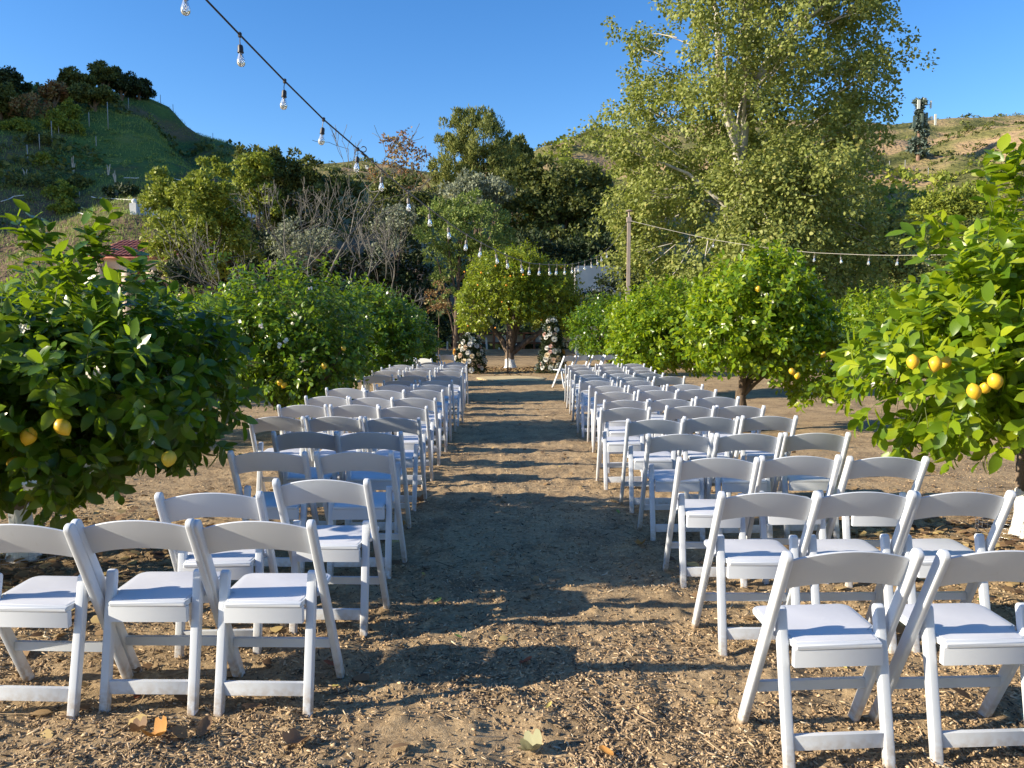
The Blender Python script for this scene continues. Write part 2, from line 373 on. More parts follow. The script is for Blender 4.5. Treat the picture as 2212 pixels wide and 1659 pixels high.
tag(hl, 'steep shaded green hillside behind the citrus trees', kind='structure')
hr = link('hill', grid_mesh('hill', np.arange(-150, 420, 2.5), np.arange(62, 420, 2.2), hill_right, M['hill_tan']))
tag(hr, 'sunlit dry hill of tan slopes and green scrub', kind='structure')

# ---------------------------------------------------------------- wood chips, clods and pebbles on the dirt
rng = np.random.default_rng(5)
def scatter_xy(n, ymin, ymax, power=2.0, sx=.72, extra=.3):
    q = rng.random(n); a = 1 - power
    y = (ymin**a + q*(ymax**a - ymin**a))**(1/a)
    x = (rng.random(n)*2 - 1) * (y*sx + extra)
    return x, y
def rot_frames(n, tilt=.35):
    az = rng.random(n)*2*np.pi
    d = np.stack([np.cos(az), np.sin(az), rng.normal(0, tilt, n)], 1); d /= np.linalg.norm(d, axis=1)[:, None]
    up = np.stack([rng.normal(0, tilt, n), rng.normal(0, tilt, n), np.ones(n)], 1)
    s_ = np.cross(d, up); s_ /= np.linalg.norm(s_, axis=1)[:, None]
    return d, s_, np.cross(s_, d)
def bits(name, n, L, Wd, H, ymin, ymax, m, power=2.0, clump=True, z0=.0, tilt=.3, irregular=.3):
    x, y = scatter_xy(n, ymin, ymax, power)
    if clump:
        k = vnoise(x*2.2, y*2.2, 0, 61) + .6*rng.random(n) > .60; x, y = x[k], y[k]
    n = len(x); z = near_z(x, y) + z0
    d, s_, u_ = rot_frames(n, tilt)
    l = (L[0] + (L[1]-L[0])*rng.random(n)**2.2); wd = Wd[0] + (Wd[1]-Wd[0])*rng.random(n)**1.5; h = H[0] + (H[1]-H[0])*rng.random(n)
    base = np.array([(-1,-1,-1),(1,-1,-1),(1,1,-1),(-1,1,-1),(-1,-1,1),(1,-1,1),(1,1,1),(-1,1,1)], float) * .5
    jit = 1 + (rng.random((n, 8, 3)) - .5) * 2 * irregular
    B = base[None]*jit
    V = np.stack([x, y, z], 1)[:, None] + (B[:, :, 0:1]*l[:, None, None])*d[:, None] + (B[:, :, 1:2]*wd[:, None, None])*s_[:, None] + (B[:, :, 2:3]*h[:, None, None])*u_[:, None]
    F = np.array([(4,5,6,7),(0,1,5,4),(1,2,6,5),(2,3,7,6),(3,0,4,7)])
    F = (np.arange(n)[:, None, None]*8 + F[None]).reshape(-1, 4)
    b_ = MB(); b_.add(V.reshape(-1, 3), F)
    return link(name, b_.mesh(name, m))
def island_mat(name, stops, rough=.85):
    m = mat(name, stops[0][1], rough, .2); nt = m.node_tree
    g = nt.nodes.new('ShaderNodeNewGeometry'); r = ramp(nt, stops, g.outputs['Random Per Island'])
    nt.links.new(r.outputs[0], nt.nodes['Principled BSDF'].inputs['Base Color']); return m
M['chip'] = island_mat('chip', [(0, (.06, .045, .035)), (.4, (.24, .17, .10)), (.8, (.46, .33, .20)), (.97, (.55, .43, .28)), (1, (.66, .58, .44))])
M['clod'] = island_mat('clod', [(0, (.26, .175, .098)), (.6, (.45, .31, .18)), (1, (.58, .42, .25))])
tag(bits('wood_chips', 66000, (.006, .046), (.002, .007), (.0015, .004), 1.7, 16, M['chip'], 1.6, True, .005, .30), 'splintered wood chips and bark mulch strewn over the dirt', kind='stuff')
tag(bits('soil_clods', 34000, (.003, .017), (.003, .013), (.003, .009), 1.7, 9, M['clod'], 1.7, True, .002, .5, .55), 'small crumbling clods of dry soil on the orchard floor', kind='stuff')
tag(bits('straw', 450, (.05, .20), (.0015, .003), (.0015, .003), 1.7, 14, M['chip'], 1.8, False, .010, .10), 'dry straw stalks lying on the dirt', kind='stuff')
# ================================================================ folding chairs
def extrude_yz(poly, x0, x1, bev=.004, seg=2):
    bm = bmesh.new(); a = [bm.verts.new((x0, y, z)) for y, z in poly]; b_ = [bm.verts.new((x1, y, z)) for y, z in poly]
    bm.faces.new(a); bm.faces.new(b_[::-1]); n = len(poly)
    for i in range(n): bm.faces.new((a[i], b_[i], b_[(i+1) % n], a[(i+1) % n]))
    bmesh.ops.recalc_face_normals(bm, faces=bm.faces)
    if bev:
        ed = [e for e in bm.edges if abs(e.verts[0].co.x - e.verts[1].co.x) < 1e-6]
        bmesh.ops.bevel(bm, geom=ed, offset=bev, segments=seg, affect='EDGES', profile=.5, clamp_overlap=True)
    return bm
def bar_yz(p0, p1, wd, round_top=True, flat_foot=True, taper=1.0):
    """a bar from p0 (foot, on the ground) to p1 (rounded top) in the side plane"""
    p0, p1 = Vector(p0), Vector(p1); d = (p1 - p0).normalized(); n = Vector((-d[1], d[0]))
    h = wd/2; k = h / d[1]
    poly = [(p0[0] + k, 0), (p0[0] - k, 0)]
    c = p1 - d*h
    for i in range(9):
        a = math.pi * i / 8
        q = c + n*(h*taper*math.cos(a)) + d*(h*math.sin(a)); poly.append((q[0], q[1]))
    return poly
POST0, POST1 = (.185, 0), (-.200, .785)
LEG0, LEG1 = (-.150, 0), (-.040, .545)
def chair_parts():
    m = M['plastic']; out = []
    for s_ in (-1, 1):
        bm = extrude_yz(bar_yz(POST0, POST1, .045), s_*.2205 - .014, s_*.2205 + .014, .007, 3)
        # the foot narrows and the flank carries a shallow groove
        out.append(('back_post', bm_mesh(bm, 'back_post', m), []))
        bm = extrude_yz(bar_yz(LEG0, LEG1, .034), s_*.176 - .018, s_*.176 + .018, .007, 3)
        lm = bm_mesh(bm, 'rear_leg', m)
        bm = bmesh.new(); bmesh.ops.create_cone(bm, segments=10, radius1=.0055, radius2=.0045, depth=.004, cap_ends=True, matrix=Matrix.Translation((s_*.195, -.050, .508)) @ Matrix.Rotation(R(90), 4, 'Y'))
        out.append(('rear_leg', lm, [('bolt', bm_mesh(bm, 'bolt', M['screw']))]))
    # curved back panel
    dv = Vector((POST1[0]-POST0[0], POST1[1]-POST0[1])).normalized(); nv = Vector((-dv[1], dv[0]))   # nv points rearward
    b_ = MB(); nx = 22; prof = [(-1, -1), (-1, -.3), (-1, .3), (-1, 1), (-.4, 1.0), (.4, 1.0), (1, 1), (1, .3), (1, -.3), (1, -1), (.4, -1), (-.4, -1)]
    V = []
    for i in range(nx+1):
        s_ = -1 + 2*i/nx; x = s_*.209
        bow = .006*(1 - s_*s_) - .0135; arch = .034*(1 - s_*s_)
        zc = .682 + arch; hh = .0585 + .004*(1-s_*s_); th = .0065
        for a, c_ in prof:       # a along the height, c_ across the thickness
            rr = 1.0 if abs(a) < 1 or abs(c_) < 1 else .82
            hgt = a*hh*(1 if abs(c_) < 1 else .975); off = c_*th*(1 if abs(a) < 1 else .55)
            t = (zc - POST0[1] + hgt) / dv[1]
            y = POST0[0] + dv[0]*t - (-nv[0])*0
            V.append((x, POST0[0] + dv[0]*t + nv[0]*(bow + off + .002), POST0[1] + dv[1]*t + nv[1]*(bow + off)))
    n = len(prof); F = []
    for i in range(nx):
        for k in range(n):
            k2 = (k+1) % n; F.append((i*n+k, (i+1)*n+k, (i+1)*n+k2, i*n+k2))
    b_.add(V, F); out.append(('back_panel', b_.mesh('back_panel', m, True, 50), []))
    # seat, its vinyl pad
    def outline(gx, y0, y1, r):
        pts = []
        for cx, cy, a0 in ((gx-r, y1-r, 0), (-gx+r, y1-r, 90)):
            for k in range(5):
                a = R(a0 + k*22.5); pts.append((cx + r*math.cos(a), cy + r*math.sin(a)))
        pts += [(-gx, .0), (-gx+.036, -.03), (-gx+.038, y0+.006), (-gx+.044, y0), (gx-.044, y0), (gx-.038, y0+.006), (gx-.036, -.03), (gx, .0)]
        return pts
    def slab(pts, z0, z1, bev):
        bm = bmesh.new(); a = [bm.verts.new((x, y, z0)) for x, y in pts]; b2 = [bm.verts.new((x, y, z1)) for x, y in pts]
        bm.faces.new(a[::-1]); bm.faces.new(b2); q = len(pts)
        for i in range(q): bm.faces.new((a[i], a[(i+1) % q], b2[(i+1) % q], b2[i]))
        ed = [e for e in bm.edges if abs(e.verts[0].co.z - e.verts[1].co.z) < 1e-6]
        bmesh.ops.bevel(bm, geom=ed, offset=bev, segments=3, affect='EDGES', profile=.5, clamp_overlap=True)
        sh = .05; 
        for v in bm.verts: v.co.z += (v.co.y - .0)*sh
        return bm
    sm = bm_mesh(slab(outline(.192, -.125, .205, .04), .424, .444, .006), 'seat', m)
    pm_ = bm_mesh(slab([(x*.93, (y-.03)*.94+.03) for x, y in outline(.192, -.112, .205, .045)], .440, .4462, .0015), 'seat_pad', M['vinyl'])
    out.append(('seat', sm, [('seat_pad', pm_)]))
    def rail(name, x, y0, y1, z0, z1, bev=.004):
        return (name, bm_mesh(extrude_yz([(y0, z0), (y1, z0), (y1, z1), (y0, z1)], -x, x, bev), name, m), [])
    out.append(rail('seat_rail', .1570, -.122, -.098, .357, .4195, .003))
    out.append(rail('rear_stretcher', .1600, -.140, -.120, .072, .124))
    out.append(rail('front_stretcher', .2080, .080, .100, .175, .212))
    return out
CH = chair_parts()
rnd = random.Random(3)
def place_chair(x, y, rz, label, group):
    g = Tz(x, y)
    z = (Tz(x + .2*math.cos(rz), y + .2*math.sin(rz)) + Tz(x - .2*math.cos(rz), y - .2*math.sin(rz)) + g) / 3 - .006
    t = thing('folding_chair', label, 'chair', (x, y, z), rz, group)
    t.rotation_euler = (R(rnd.uniform(-.7, .7)), R(rnd.uniform(-.8, .8)), rz)
    for n_, me, subs in CH:
        o = link(n_, me, t)
        for sn, sme in subs: link(sn, sme, o)
    return t
# seats read off the photograph: for each row the (left, right) post tops in its pixels
LEFT = [
 [(-105, 148, 1134), (172.5, 412, 1127), (429, 669, 1128)],
 [(354, 553, 1063), (604, 790.5, 1039)],
 [(495.5, 654, 974.5), (689, 845.5, 975.5)],
 [(592, 723, 930.5), (731.7, 863.6, 933.5)],
 [(536, 652.5, 896), (661, 777, 898), (787, 900.6, 899.5)],
 [(603, 704, 871.5), (716, 816, 874.5), (820.5, 920.5, 876.8)],
 [(659.4, 751, 853.5), (757, 841.4, 857), (848, 935.8, 859)],
 [(704.7, 784.4, 837.5), (789, 870.5, 841.5), (874.7, 954, 844)],
 [(817, 888.6, 828.5), (896, 967.8, 831)],
 [(829.7, 897.5, 817), (909.4, 976.7, 820.5)],
 [(784.4, 848.3, 808), (859.4, 921.4, 808.5), (931, 994, 809)],
 [(805.8, 863, 799), (871, 930.3, 799.5), (939, 997.5, 800)],
 [(822, 877.5, 792.5), (886, 940.8, 793), (945.6, 999.7, 793)],
 [(840, 894, 786.5), (900, 953, 787), (957, 1008, 787.5)],
 [(851, 898, 779.5), (905, 954, 780.5), (959.5, 1010.8, 782)]]
RIGHT = [
 [(1707, 1982.5, 1192), (2037, 2312, 1187)],
 [(1560.6, 1757.5, 1057), (1772.5, 1969.4, 1056), (1984, 2188.8, 1054)],
 [(1471.5, 1632.6, 985), (1652, 1814, 980), (1833, 2002, 982.5)],
 [(1405.4, 1538, 933), (1552, 1688, 936), (1699, 1835, 932)],
 [(1359, 1474, 902), (1479, 1593.7, 898), (1605, 1720, 894.5)],
 [(1303.4, 1403.4, 879), (1439.5, 1541, 873), (1547, 1650.7, 871)],
 [(1309, 1397.9, 860), (1406, 1496.5, 859), (1505, 1596, 853.5)],
 [(1290.9, 1371, 844.8), (1379.8, 1459.8, 840), (1464.5, 1545, 838)],
 [(1277, 1349.8, 832), (1359.5, 1434, 830), (1443.7, 1517.3, 827)],
 [(1256, 1322.8, 822), (1343.7, 1412.6, 818.5)],
 [(1254.8, 1317.3, 813.5), (1336, 1399.2, 812), (1414.5, 1480.4, 811)],
 [(1244.2, 1302.8, 807), (1309.8, 1368.7, 806), (1371.5, 1430.6, 804.7)],
 [(1234.8, 1291, 799), (1297.8, 1352.6, 799), (1358, 1414.5, 797)],
 [(1230, 1284, 792.5), (1296, 1349, 791.5), (1354, 1407, 790.5)],
 [(1223.7, 1272.8, 785.5), (1288, 1337.5, 784.5), (1341.5, 1391.5, 783.5)]]
ORD = ['first', 'second', 'third', 'fourth', 'fifth', 'sixth', 'seventh', 'eighth', 'ninth', 'tenth', 'eleventh', 'twelfth', 'thirteenth', 'fourteenth', 'fifteenth']
TOPZ = .785 - .01
CHAIRS = []
def put_rows(rows, side):
    for r_, row in enumerate(rows):
        vm = sum(v for _, _, v in row)/len(row)
        for k, (ul, ur, v) in enumerate(row):
            v = v if r_ < 5 else (v + vm)/2
            uc = (ul + ur)/2; top = G(uc, v + 1.5, TOPZ)
            rz = math.atan2(0, 1) + rnd.gauss(0, R(1.2))
            if r_ == 0: rz = R(3.5) if side == 'R' else R(-2)
            if r_ == 1: rz = R(1.5) if side == 'R' else R(3 - 6*k)
            x = top.x - .195*math.sin(rz) * 1; y = top.y + .195*math.cos(rz)
            n_from = k if side == 'R' else len(row) - 1 - k
            pos = ['beside the aisle', 'second from the aisle', 'third from the aisle'][n_from]
            blk = 'lemon blossom side' if side == 'L' else 'lamp pole side'
            lab = 'white folding chair, %s, %s row from the camera, %s' % (blk, ORD[r_], pos)
            CHAIRS.append((x, y, rz))
            place_chair(x, y, rz, lab, 'white folding chairs set out in rows along the aisle')
put_rows(LEFT, 'L'); put_rows(RIGHT, 'R')
# the chairs of the very front, turned towards the altar
FR = [(1232, 769.5, 48, 'its seat jutting into the aisle'), (1262, 768.3, 47, 'second from the aisle'), (1293, 767.5, 46, 'third from the aisle'), (1320, 766.8, 45, 'fourth from the aisle'), (1346, 766.5, 44, 'fifth from the aisle')]
for u, v, a, s_ in FR:
    t = G(u, v, TOPZ); rz = R(a)
    place_chair(t.x - .195*math.sin(rz), t.y + .195*math.cos(rz), rz, 'white folding chair angled to the altar, lamp pole side, ' + s_, 'white folding chairs angled towards the altar')
FL = [(962, 767.2, -36, 'beside the flower mound'), (928, 766, -37, 'second from the flower mound'), (895, 765, -38, 'third from the flower mound'), (862, 764.2, -38, 'fourth from the flower mound')]
for u, v, a, s_ in FL:
    t = G(u, v, TOPZ); rz = R(a)
    place_chair(t.x - .195*math.sin(rz), t.y + .195*math.cos(rz), rz, 'sunlit white folding chair angled to the altar, ' + s_, 'white folding chairs angled towards the altar')
for u, v, a, s_ in [(915, 772.5, -30, 'right part'), (878, 771, -30, 'left part')]:
    t = G(u, v, TOPZ); rz = R(a)
    place_chair(t.x - .195*math.sin(rz), t.y + .195*math.cos(rz), rz, 'shaded white folding chair angled behind the sunlit front chairs, ' + s_.replace('right part', 'nearer the aisle').replace('left part', 'nearer the lemon trees'), 'white folding chairs angled towards the altar')
# ================================================================ leaves and citrus trees
def unit(a): return a / np.maximum(np.linalg.norm(a, axis=-1, keepdims=True), 1e-9)
LEAF_FULL = (np.array([(0,0,0),(-.19,.22,.035),(-.25,.50,.045),(-.17,.78,.02),(0,1,-.06),(.17,.78,.02),(.25,.50,.045),(.19,.22,.035),(0,.28,-.012),(0,.62,-.012)], float),
             np.array([(0,8,1),(0,7,8),(1,8,2),(8,9,2),(2,9,3),(3,9,4),(9,5,4),(9,6,5),(8,6,9),(8,7,6)]))
LEAF_MID = (np.array([(0,0,0),(-.24,.35,.04),(-.19,.72,.02),(0,1,-.05),(.19,.72,.02),(.24,.35,.04)], float), np.array([(0,5,1),(1,5,4),(1,4,2),(2,4,3)]))
LEAF_FAR = (np.array([(0,0,0),(-.27,.48,.06),(0,1,0),(.27,.48,.06)], float), np.array([(0,3,1),(1,3,2)]))
def leaves(pos, d, n, size, tpl, wid=1.0):
    d = unit(d); s_ = unit(np.cross(d, n)); n = np.cross(s_, d)
    t, f = tpl; size = np.broadcast_to(np.asarray(size, float), (len(pos),))[:, None, None]
    V = pos[:, None] + size*(t[None, :, 0:1]*wid*s_[:, None] + t[None, :, 1:2]*d[:, None] + t[None, :, 2:3]*n[:, None])
    F = (np.arange(len(pos))[:, None, None]*len(t) + f[None]).reshape(-1, f.shape[1])
    return V.reshape(-1, 3), F
def leaf_obj_mesh(name, m, bend=0.0, wav=0.0):
    t, f = LEAF_FULL; t = t.copy(); t[:, 2] += -bend*t[:, 1]**2 + wav*np.sin(t[:, 1]*7)*np.abs(t[:, 0])
    b_ = MB(); b_.add(t, f); return b_.mesh(name, m, smooth=True)
LEAF_OBJ_SHADED = [leaf_obj_mesh('leaf', M['lemon_leaf'], b_, w_) for b_, w_ in ((0, 0), (.15, .1), (-.1, .12), (.28, 0))]
LEAF_OBJ_SUNLIT = [leaf_obj_mesh('leaf', M['lemon_leaf_far'], b_, w_) for b_, w_ in ((0, 0), (.2, .1))]

def sphere_dirs(n, rg, zlo=-1.0):
    z = zlo + (1 - zlo)*rg.random(n); a = rg.random(n)*2*np.pi; r_ = np.sqrt(1 - z*z)
    return np.stack([r_*np.cos(a), r_*np.sin(a), z], 1)
def lumpy(d, seed, f=2.2, lo=.78, hi=1.2):
    return lo + (hi - lo)*fbm(d[:, 0]*f + 10, d[:, 1]*f + 10, d[:, 2]*f + 10, 3, seed)
def white_trunk_mat(zc):
    m = noise_mat('painted_bark', [(.3, (.10, .075, .055)), (.7, (.24, .18, .13))], 14, 5, .9, .6, 30, .02, .2, stretch=(1, 1, .25))
    nt = m.node_tree; b = nt.nodes['Principled BSDF']; old = b.inputs['Base Color'].links[0].from_socket
    tc = nt.nodes.new('ShaderNodeTexCoord'); sx = nt.nodes.new('ShaderNodeSeparateXYZ'); nt.links.new(tc.outputs['Object'], sx.inputs[0])
    n = nt.nodes.new('ShaderNodeTexNoise'); n.inputs['Scale'].default_value = 9; nt.links.new(tc.outputs['Object'], n.inputs['Vector'])
    a = nt.nodes.new('ShaderNodeMath'); a.operation = 'MULTIPLY_ADD'; a.inputs[1].default_value = .25; nt.links.new(n.outputs[0], a.inputs[0]); nt.links.new(sx.outputs[2], a.inputs[2])
    l = nt.nodes.new('ShaderNodeMath'); l.operation = 'LESS_THAN'; l.inputs[1].default_value = zc + .125; nt.links.new(a.outputs[0], l.inputs[0])
    n2 = nt.nodes.new('ShaderNodeTexNoise'); n2.inputs['Scale'].default_value = 22; n2.inputs['Detail'].default_value = 5; nt.links.new(tc.outputs['Object'], n2.inputs['Vector'])
    r_ = ramp(nt, [(.34, (.25, .22, .19)), (.42, (.78, .77, .74))], n2.outputs[0])
    mx = nt.nodes.new('ShaderNodeMix'); mx.data_type = 'RGBA'; nt.links.new(l.outputs[0], mx.inputs['Factor']); nt.links.new(old, mx.inputs['A']); nt.links.new(r_.outputs[0], mx.inputs['B'])
    nt.links.new(mx.outputs['Result'], b.inputs['Base Color']); return m
M['trunk_white'] = white_trunk_mat(.38)
def lemon_mesh():
    b_ = MB(); prof = [(.001, -.052), (.008, -.046), (.02, -.038), (.033, -.02), (.038, 0), (.034, .018), (.022, .034), (.010, .041), (.004, .046)]
    b_.lathe(prof, 12); return b_.mesh('lemon', M['lemon'], True)
LEMON = lemon_mesh()
ORANGE = bm_mesh(ico(.036, 2), 'orange_fruit', M['orange'], True, 180)
def blossom_mesh():
    b_ = MB(); rg = np.random.default_rng(4)
    for k in range(5):
        c = rg.normal(0, .012, 3)
        pos = np.repeat(c[None], 5, 0); a = np.arange(5)*1.2566 + k
        d = np.stack([np.cos(a), np.sin(a), .5 + 0*a], 1); V, F = leaves(pos, d, np.stack([0*a, 0*a, 1+0*a], 1), .017, LEAF_MID, 1.5); b_.add(V, F)
    return b_.mesh('blossom', M['blossom'])
BLOSSOM = blossom_mesh()

def citrus(label, base, lobes, ntwig, size=.09, tpl=LEAF_MID, m='lemon_leaf', seed=1, trunk_r=.07, fork=.5, sep=0, fruit=(), flowers=0, shoots=(), lpt=9, fruit_mesh=None, white=True, group=None, name='lemon_tree', drop=1.0, wid=1.0, spur=(.12, .28), nbranch=5):
    rg = np.random.default_rng(seed); bx, by = base; bz = Tz(bx, by)
    t = thing(name, label, 'tree', (bx, by, bz - .03), 0, group); O = np.array([bx, by, bz - .03])
    vol = np.array([l[3]*l[4]*l[5] for l in lobes])**.67; vol /= vol.sum()
    pos, dirs = [], []
    for li, l in enumerate(lobes):
        c = np.array(l[:3]); r_ = np.maximum(np.array(l[3:6]) - .10, .2); n = int(ntwig*vol[li])
        d = sphere_dirs(n, rg, -.9); rad = (.42 + .58*rg.random(n)**.55)*lumpy(d, seed*7 + li, 2.6, .66, 1.30)
        p = c + d*r_*rad[:, None]
        out = unit(d/r_) 
        dd = unit(out*.8 + np.array([0, 0, .45])*rg.random((n, 1)) + rg.normal(0, .38, (n, 3)))
        low = d[:, 2] < -.25
        dd[low] = unit(dd[low] + np.array([0, 0, -.9]))
        pos.append(p); dirs.append(dd)
    shoots = list(shoots)
    for q in range(7):
        l = lobes[q % len(lobes)]; a_ = rg.random()*6.283; f_ = rg.uniform(.1, .7)
        shoots.append((l[0] + math.cos(a_)*l[3]*f_, l[1] + math.sin(a_)*l[4]*f_, l[2] + l[5]*.86*math.sqrt(1 - f_*f_), rg.uniform(.04, .12) if base[0] < -3.1 and 4 < base[1] < 5 else rg.uniform(.10, .26), 4))
    for sx, sy, sz, L, k in shoots:
        n = k; pos.append(np.array([(sx, sy, sz)]) + rg.normal(0, .035, (n, 3)) + np.linspace(0, L*.75, n)[:, None]*np.array([[0, 0, 1.0]])); dirs.append(unit(np.array([[0, 0, 1.0]]) + rg.normal(0, .4, (n, 3))))
    pos, dirs = np.concatenate(pos), np.concatenate(dirs)
    keep = pos[:, 2] > bz + .28; pos, dirs = pos[keep], dirs[keep]; n = len(pos)
    L = spur[0] + (spur[1] - spur[0])*rg.random(n)
    # leaves along every twig
    f = np.linspace(.15, 1.0, lpt)
    a = rg.random(n)[:, None]*6.28 + np.arange(lpt)[None]*2.4
    up = np.where(np.abs(dirs[:, 2:3]) < .9, np.array([[0, 0, 1.0]]), np.array([[1.0, 0, 0]]))
    e1 = unit(np.cross(dirs, up)); e2 = np.cross(dirs, e1)
    radial = e1[:, None]*np.cos(a)[..., None] + e2[:, None]*np.sin(a)[..., None]
    lp = pos[:, None] + dirs[:, None]*(L[:, None]*f[None])[..., None] + radial*.006
    ld = unit(dirs[:, None]*(.25 + .55*f[None, :, None]) + radial*.85 + np.array([0, 0, -.28])*drop + rg.normal(0, .18, (n, lpt, 3)))
    ln = unit(dirs[:, None]*1.0 + np.array([0, 0, .5]) + rg.normal(0, .35, (n, lpt, 3)))
    lp, ld, ln = lp.reshape(-1, 3), ld.reshape(-1, 3), ln.reshape(-1, 3)
    sz = size*(.6 + .55*rg.random(len(lp)))
    k = (rg.random(len(lp)) > .08) & (lp[:, 2] > bz + .12); lp, ld, ln, sz = lp[k], ld[k], ln[k], sz[k]
    # those that show largest become leaves of their own
    chosen = np.zeros(len(lp), bool)
    if sep:
        u, v, zc = proj(lp + ld*sz[:, None]*.5)
        inside = (u > -20) & (u < 2232) & (v > -20) & (v < 1680)
        cell = (np.floor(u/16).astype(int)*1000 + np.floor(v/16).astype(int)); order = np.argsort(zc); seen = set(); cand = []
        for q in order:
            if inside[q] and cell[q] not in seen:
                seen.add(cell[q]); cand.append(q)
        facing = np.abs(np.sum(unit(np.cross(unit(np.cross(ld, ln)), ld)) * unit(lp - np.array([0, 0, CAMH])), 1))
        cand.sort(key=lambda q: zc[q]/(.25 + facing[q]*sz[q]*10))
        chosen[cand[:sep]] = True
    b_ = MB(); k = ~chosen; V, F = leaves(lp[k] - O, ld[k], ln[k], sz[k], tpl, wid); b_.add(V, F)
    fo = link('foliage', b_.mesh('foliage', M[m], smooth=True), t); fo['kind'] = 'stuff'
    meshes = LEAF_OBJ_SHADED if m == 'lemon_leaf' else LEAF_OBJ_SUNLIT
    for q in np.nonzero(chosen)[0]:
        d_ = ld[q]; s_ = unit(np.cross(d_, ln[q])); n_ = np.cross(s_, d_); z_ = sz[q]
        o = link('leaf', meshes[int(q) % len(meshes)], t); p_ = lp[q] - O
        o.matrix_local = Matrix(((s_[0]*z_*wid, d_[0]*z_, n_[0]*z_, p_[0]), (s_[1]*z_*wid, d_[1]*z_, n_[1]*z_, p_[1]), (s_[2]*z_*wid, d_[2]*z_, n_[2]*z_, p_[2]), (0, 0, 0, 1)))
    # twigs
    if sep:
        b_ = MB(); m_ = len(pos); e = [e1*.0022, (-.5*e1 + .87*e2)*.0022, (-.5*e1 - .87*e2)*.0022]
        A = np.stack([pos - dirs*.07 + q for q in e] + [pos + dirs*L[:, None] + q*.4 for q in e], 1) - O
        F = np.array([(0,1,4,3),(1,2,5,4),(2,0,3,5)]); b_.add(A.reshape(-1, 3), (np.arange(m_)[:, None, None]*6 + F[None]).reshape(-1, 4))
        tw = link('twigs', b_.mesh('twigs', M['twig']), t); tw['kind'] = 'stuff'
    # trunk and limbs
    b_ = MB(); zz = np.linspace(0, fork, 6)
    wob = np.cumsum(rg.normal(0, .008, (6, 2)), 0)
    flare = 1 + .55*np.exp(-zz/.08)
    b_.tube([(wob[i, 0], wob[i, 1], zz[i]) for i in range(6)], trunk_r*flare*(1 - .15*zz/fork), 10, False)
    link('trunk', b_.mesh('trunk', M['trunk_white'] if white else M['bark'], True), t)
    f0 = np.array([wob[-1, 0], wob[-1, 1], fork - .02])
    for k in range(nbranch):
        l = lobes[k % len(lobes)]; a_ = 6.283*k/nbranch + rg.random()
        e_ = np.array(l[:3]) + np.array([math.cos(a_)*l[3]*.62, math.sin(a_)*l[4]*.62, l[5]*(.1 + .4*rg.random())]) - O
        mid = (f0 + e_)/2 + np.array([0, 0, -.06]) + rg.normal(0, .05, 3); q1 = (f0 + mid)/2 + rg.normal(0, .02, 3)
        b2 = MB(); b2.tube([f0 - np.array([0, 0, .05]), q1, mid, (mid + e_)/2 + rg.normal(0, .04, 3), e_], [trunk_r*.68, trunk_r*.55, trunk_r*.42, trunk_r*.28, trunk_r*.12], 7, False)
        link('branch', b2.mesh('branch', M['bark'], True), t)
    for p_ in fruit:
        q = Vector(p_[:3]) - Vector(O); o = link(('lemon' if fruit_mesh is None else 'orange'), fruit_mesh or LEMON, t)
        s_ = rg.uniform(.82, 1.02) * (p_[3] if len(p_) > 3 else 1)
        o.location = q[:3]; o.scale = (s_, s_, s_); o.rotation_euler = (rg.normal(0, .4), rg.normal(0, .4), rg.random()*6)
    if flowers:
        u, v, zc = proj(pos); cand = np.argsort(zc + rg.random(len(zc))*1.2)[:flowers*2][::2]
        for q in cand:
            o = link('blossom', BLOSSOM, t); o.location = pos[q] + dirs[q]*L[q]*1.02 - O; o.rotation_euler = (rg.random()*6, rg.random()*6, 0); s_ = rg.uniform(.9, 1.5); o.scale = (s_, s_, s_)
    return t
def PF(u, v, Y): return tuple(P(u, v, Y))
GRP = 'citrus trees of the orchard'
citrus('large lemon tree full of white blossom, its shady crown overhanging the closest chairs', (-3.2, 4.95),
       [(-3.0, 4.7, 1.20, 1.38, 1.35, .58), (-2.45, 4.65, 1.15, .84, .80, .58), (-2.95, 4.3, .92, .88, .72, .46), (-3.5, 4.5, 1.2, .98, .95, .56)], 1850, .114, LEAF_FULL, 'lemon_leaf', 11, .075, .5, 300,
       fruit=[(*PF(365, 990, 3.9), 1.15), (*PF(135, 922, 3.75), 1.0), (*PF(62, 942, 3.8), 1.0), (*PF(28, 1000, 3.9), .9)], flowers=30,
       shoots=[(*P(75, 575, 4.3), .20, 8), (*P(222, 580, 4.4), .17, 8), (*P(150, 620, 4.2), .08, 6), (*P(290, 620, 4.3), .08, 6)], wid=1.05, spur=(.09, .22), group=GRP)
citrus('big glossy lemon tree with large fruit and a whitewashed caged trunk', (3.72, 5.5),
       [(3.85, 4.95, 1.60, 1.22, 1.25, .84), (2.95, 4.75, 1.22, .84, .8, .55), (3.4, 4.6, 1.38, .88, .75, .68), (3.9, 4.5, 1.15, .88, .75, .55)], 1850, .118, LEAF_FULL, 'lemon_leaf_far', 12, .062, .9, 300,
       fruit=[(*PF(1972, 781, 4.12), 1.05), (*PF(2020, 786, 4.12), 1.08), (*PF(2042, 783, 4.2), 1.0), (*PF(2150, 823, 3.95), 1.05), (*PF(2104, 845, 3.98), 1.05), (*PF(2128, 838, 4.05), .9)], flowers=6,
       shoots=[(*P(2010, 560, 4.5), .12, 6), (*P(2190, 430, 4.3), .22, 9), (*P(2150, 500, 4.4), .15, 6)], wid=1.12, spur=(.09, .22), group=GRP)
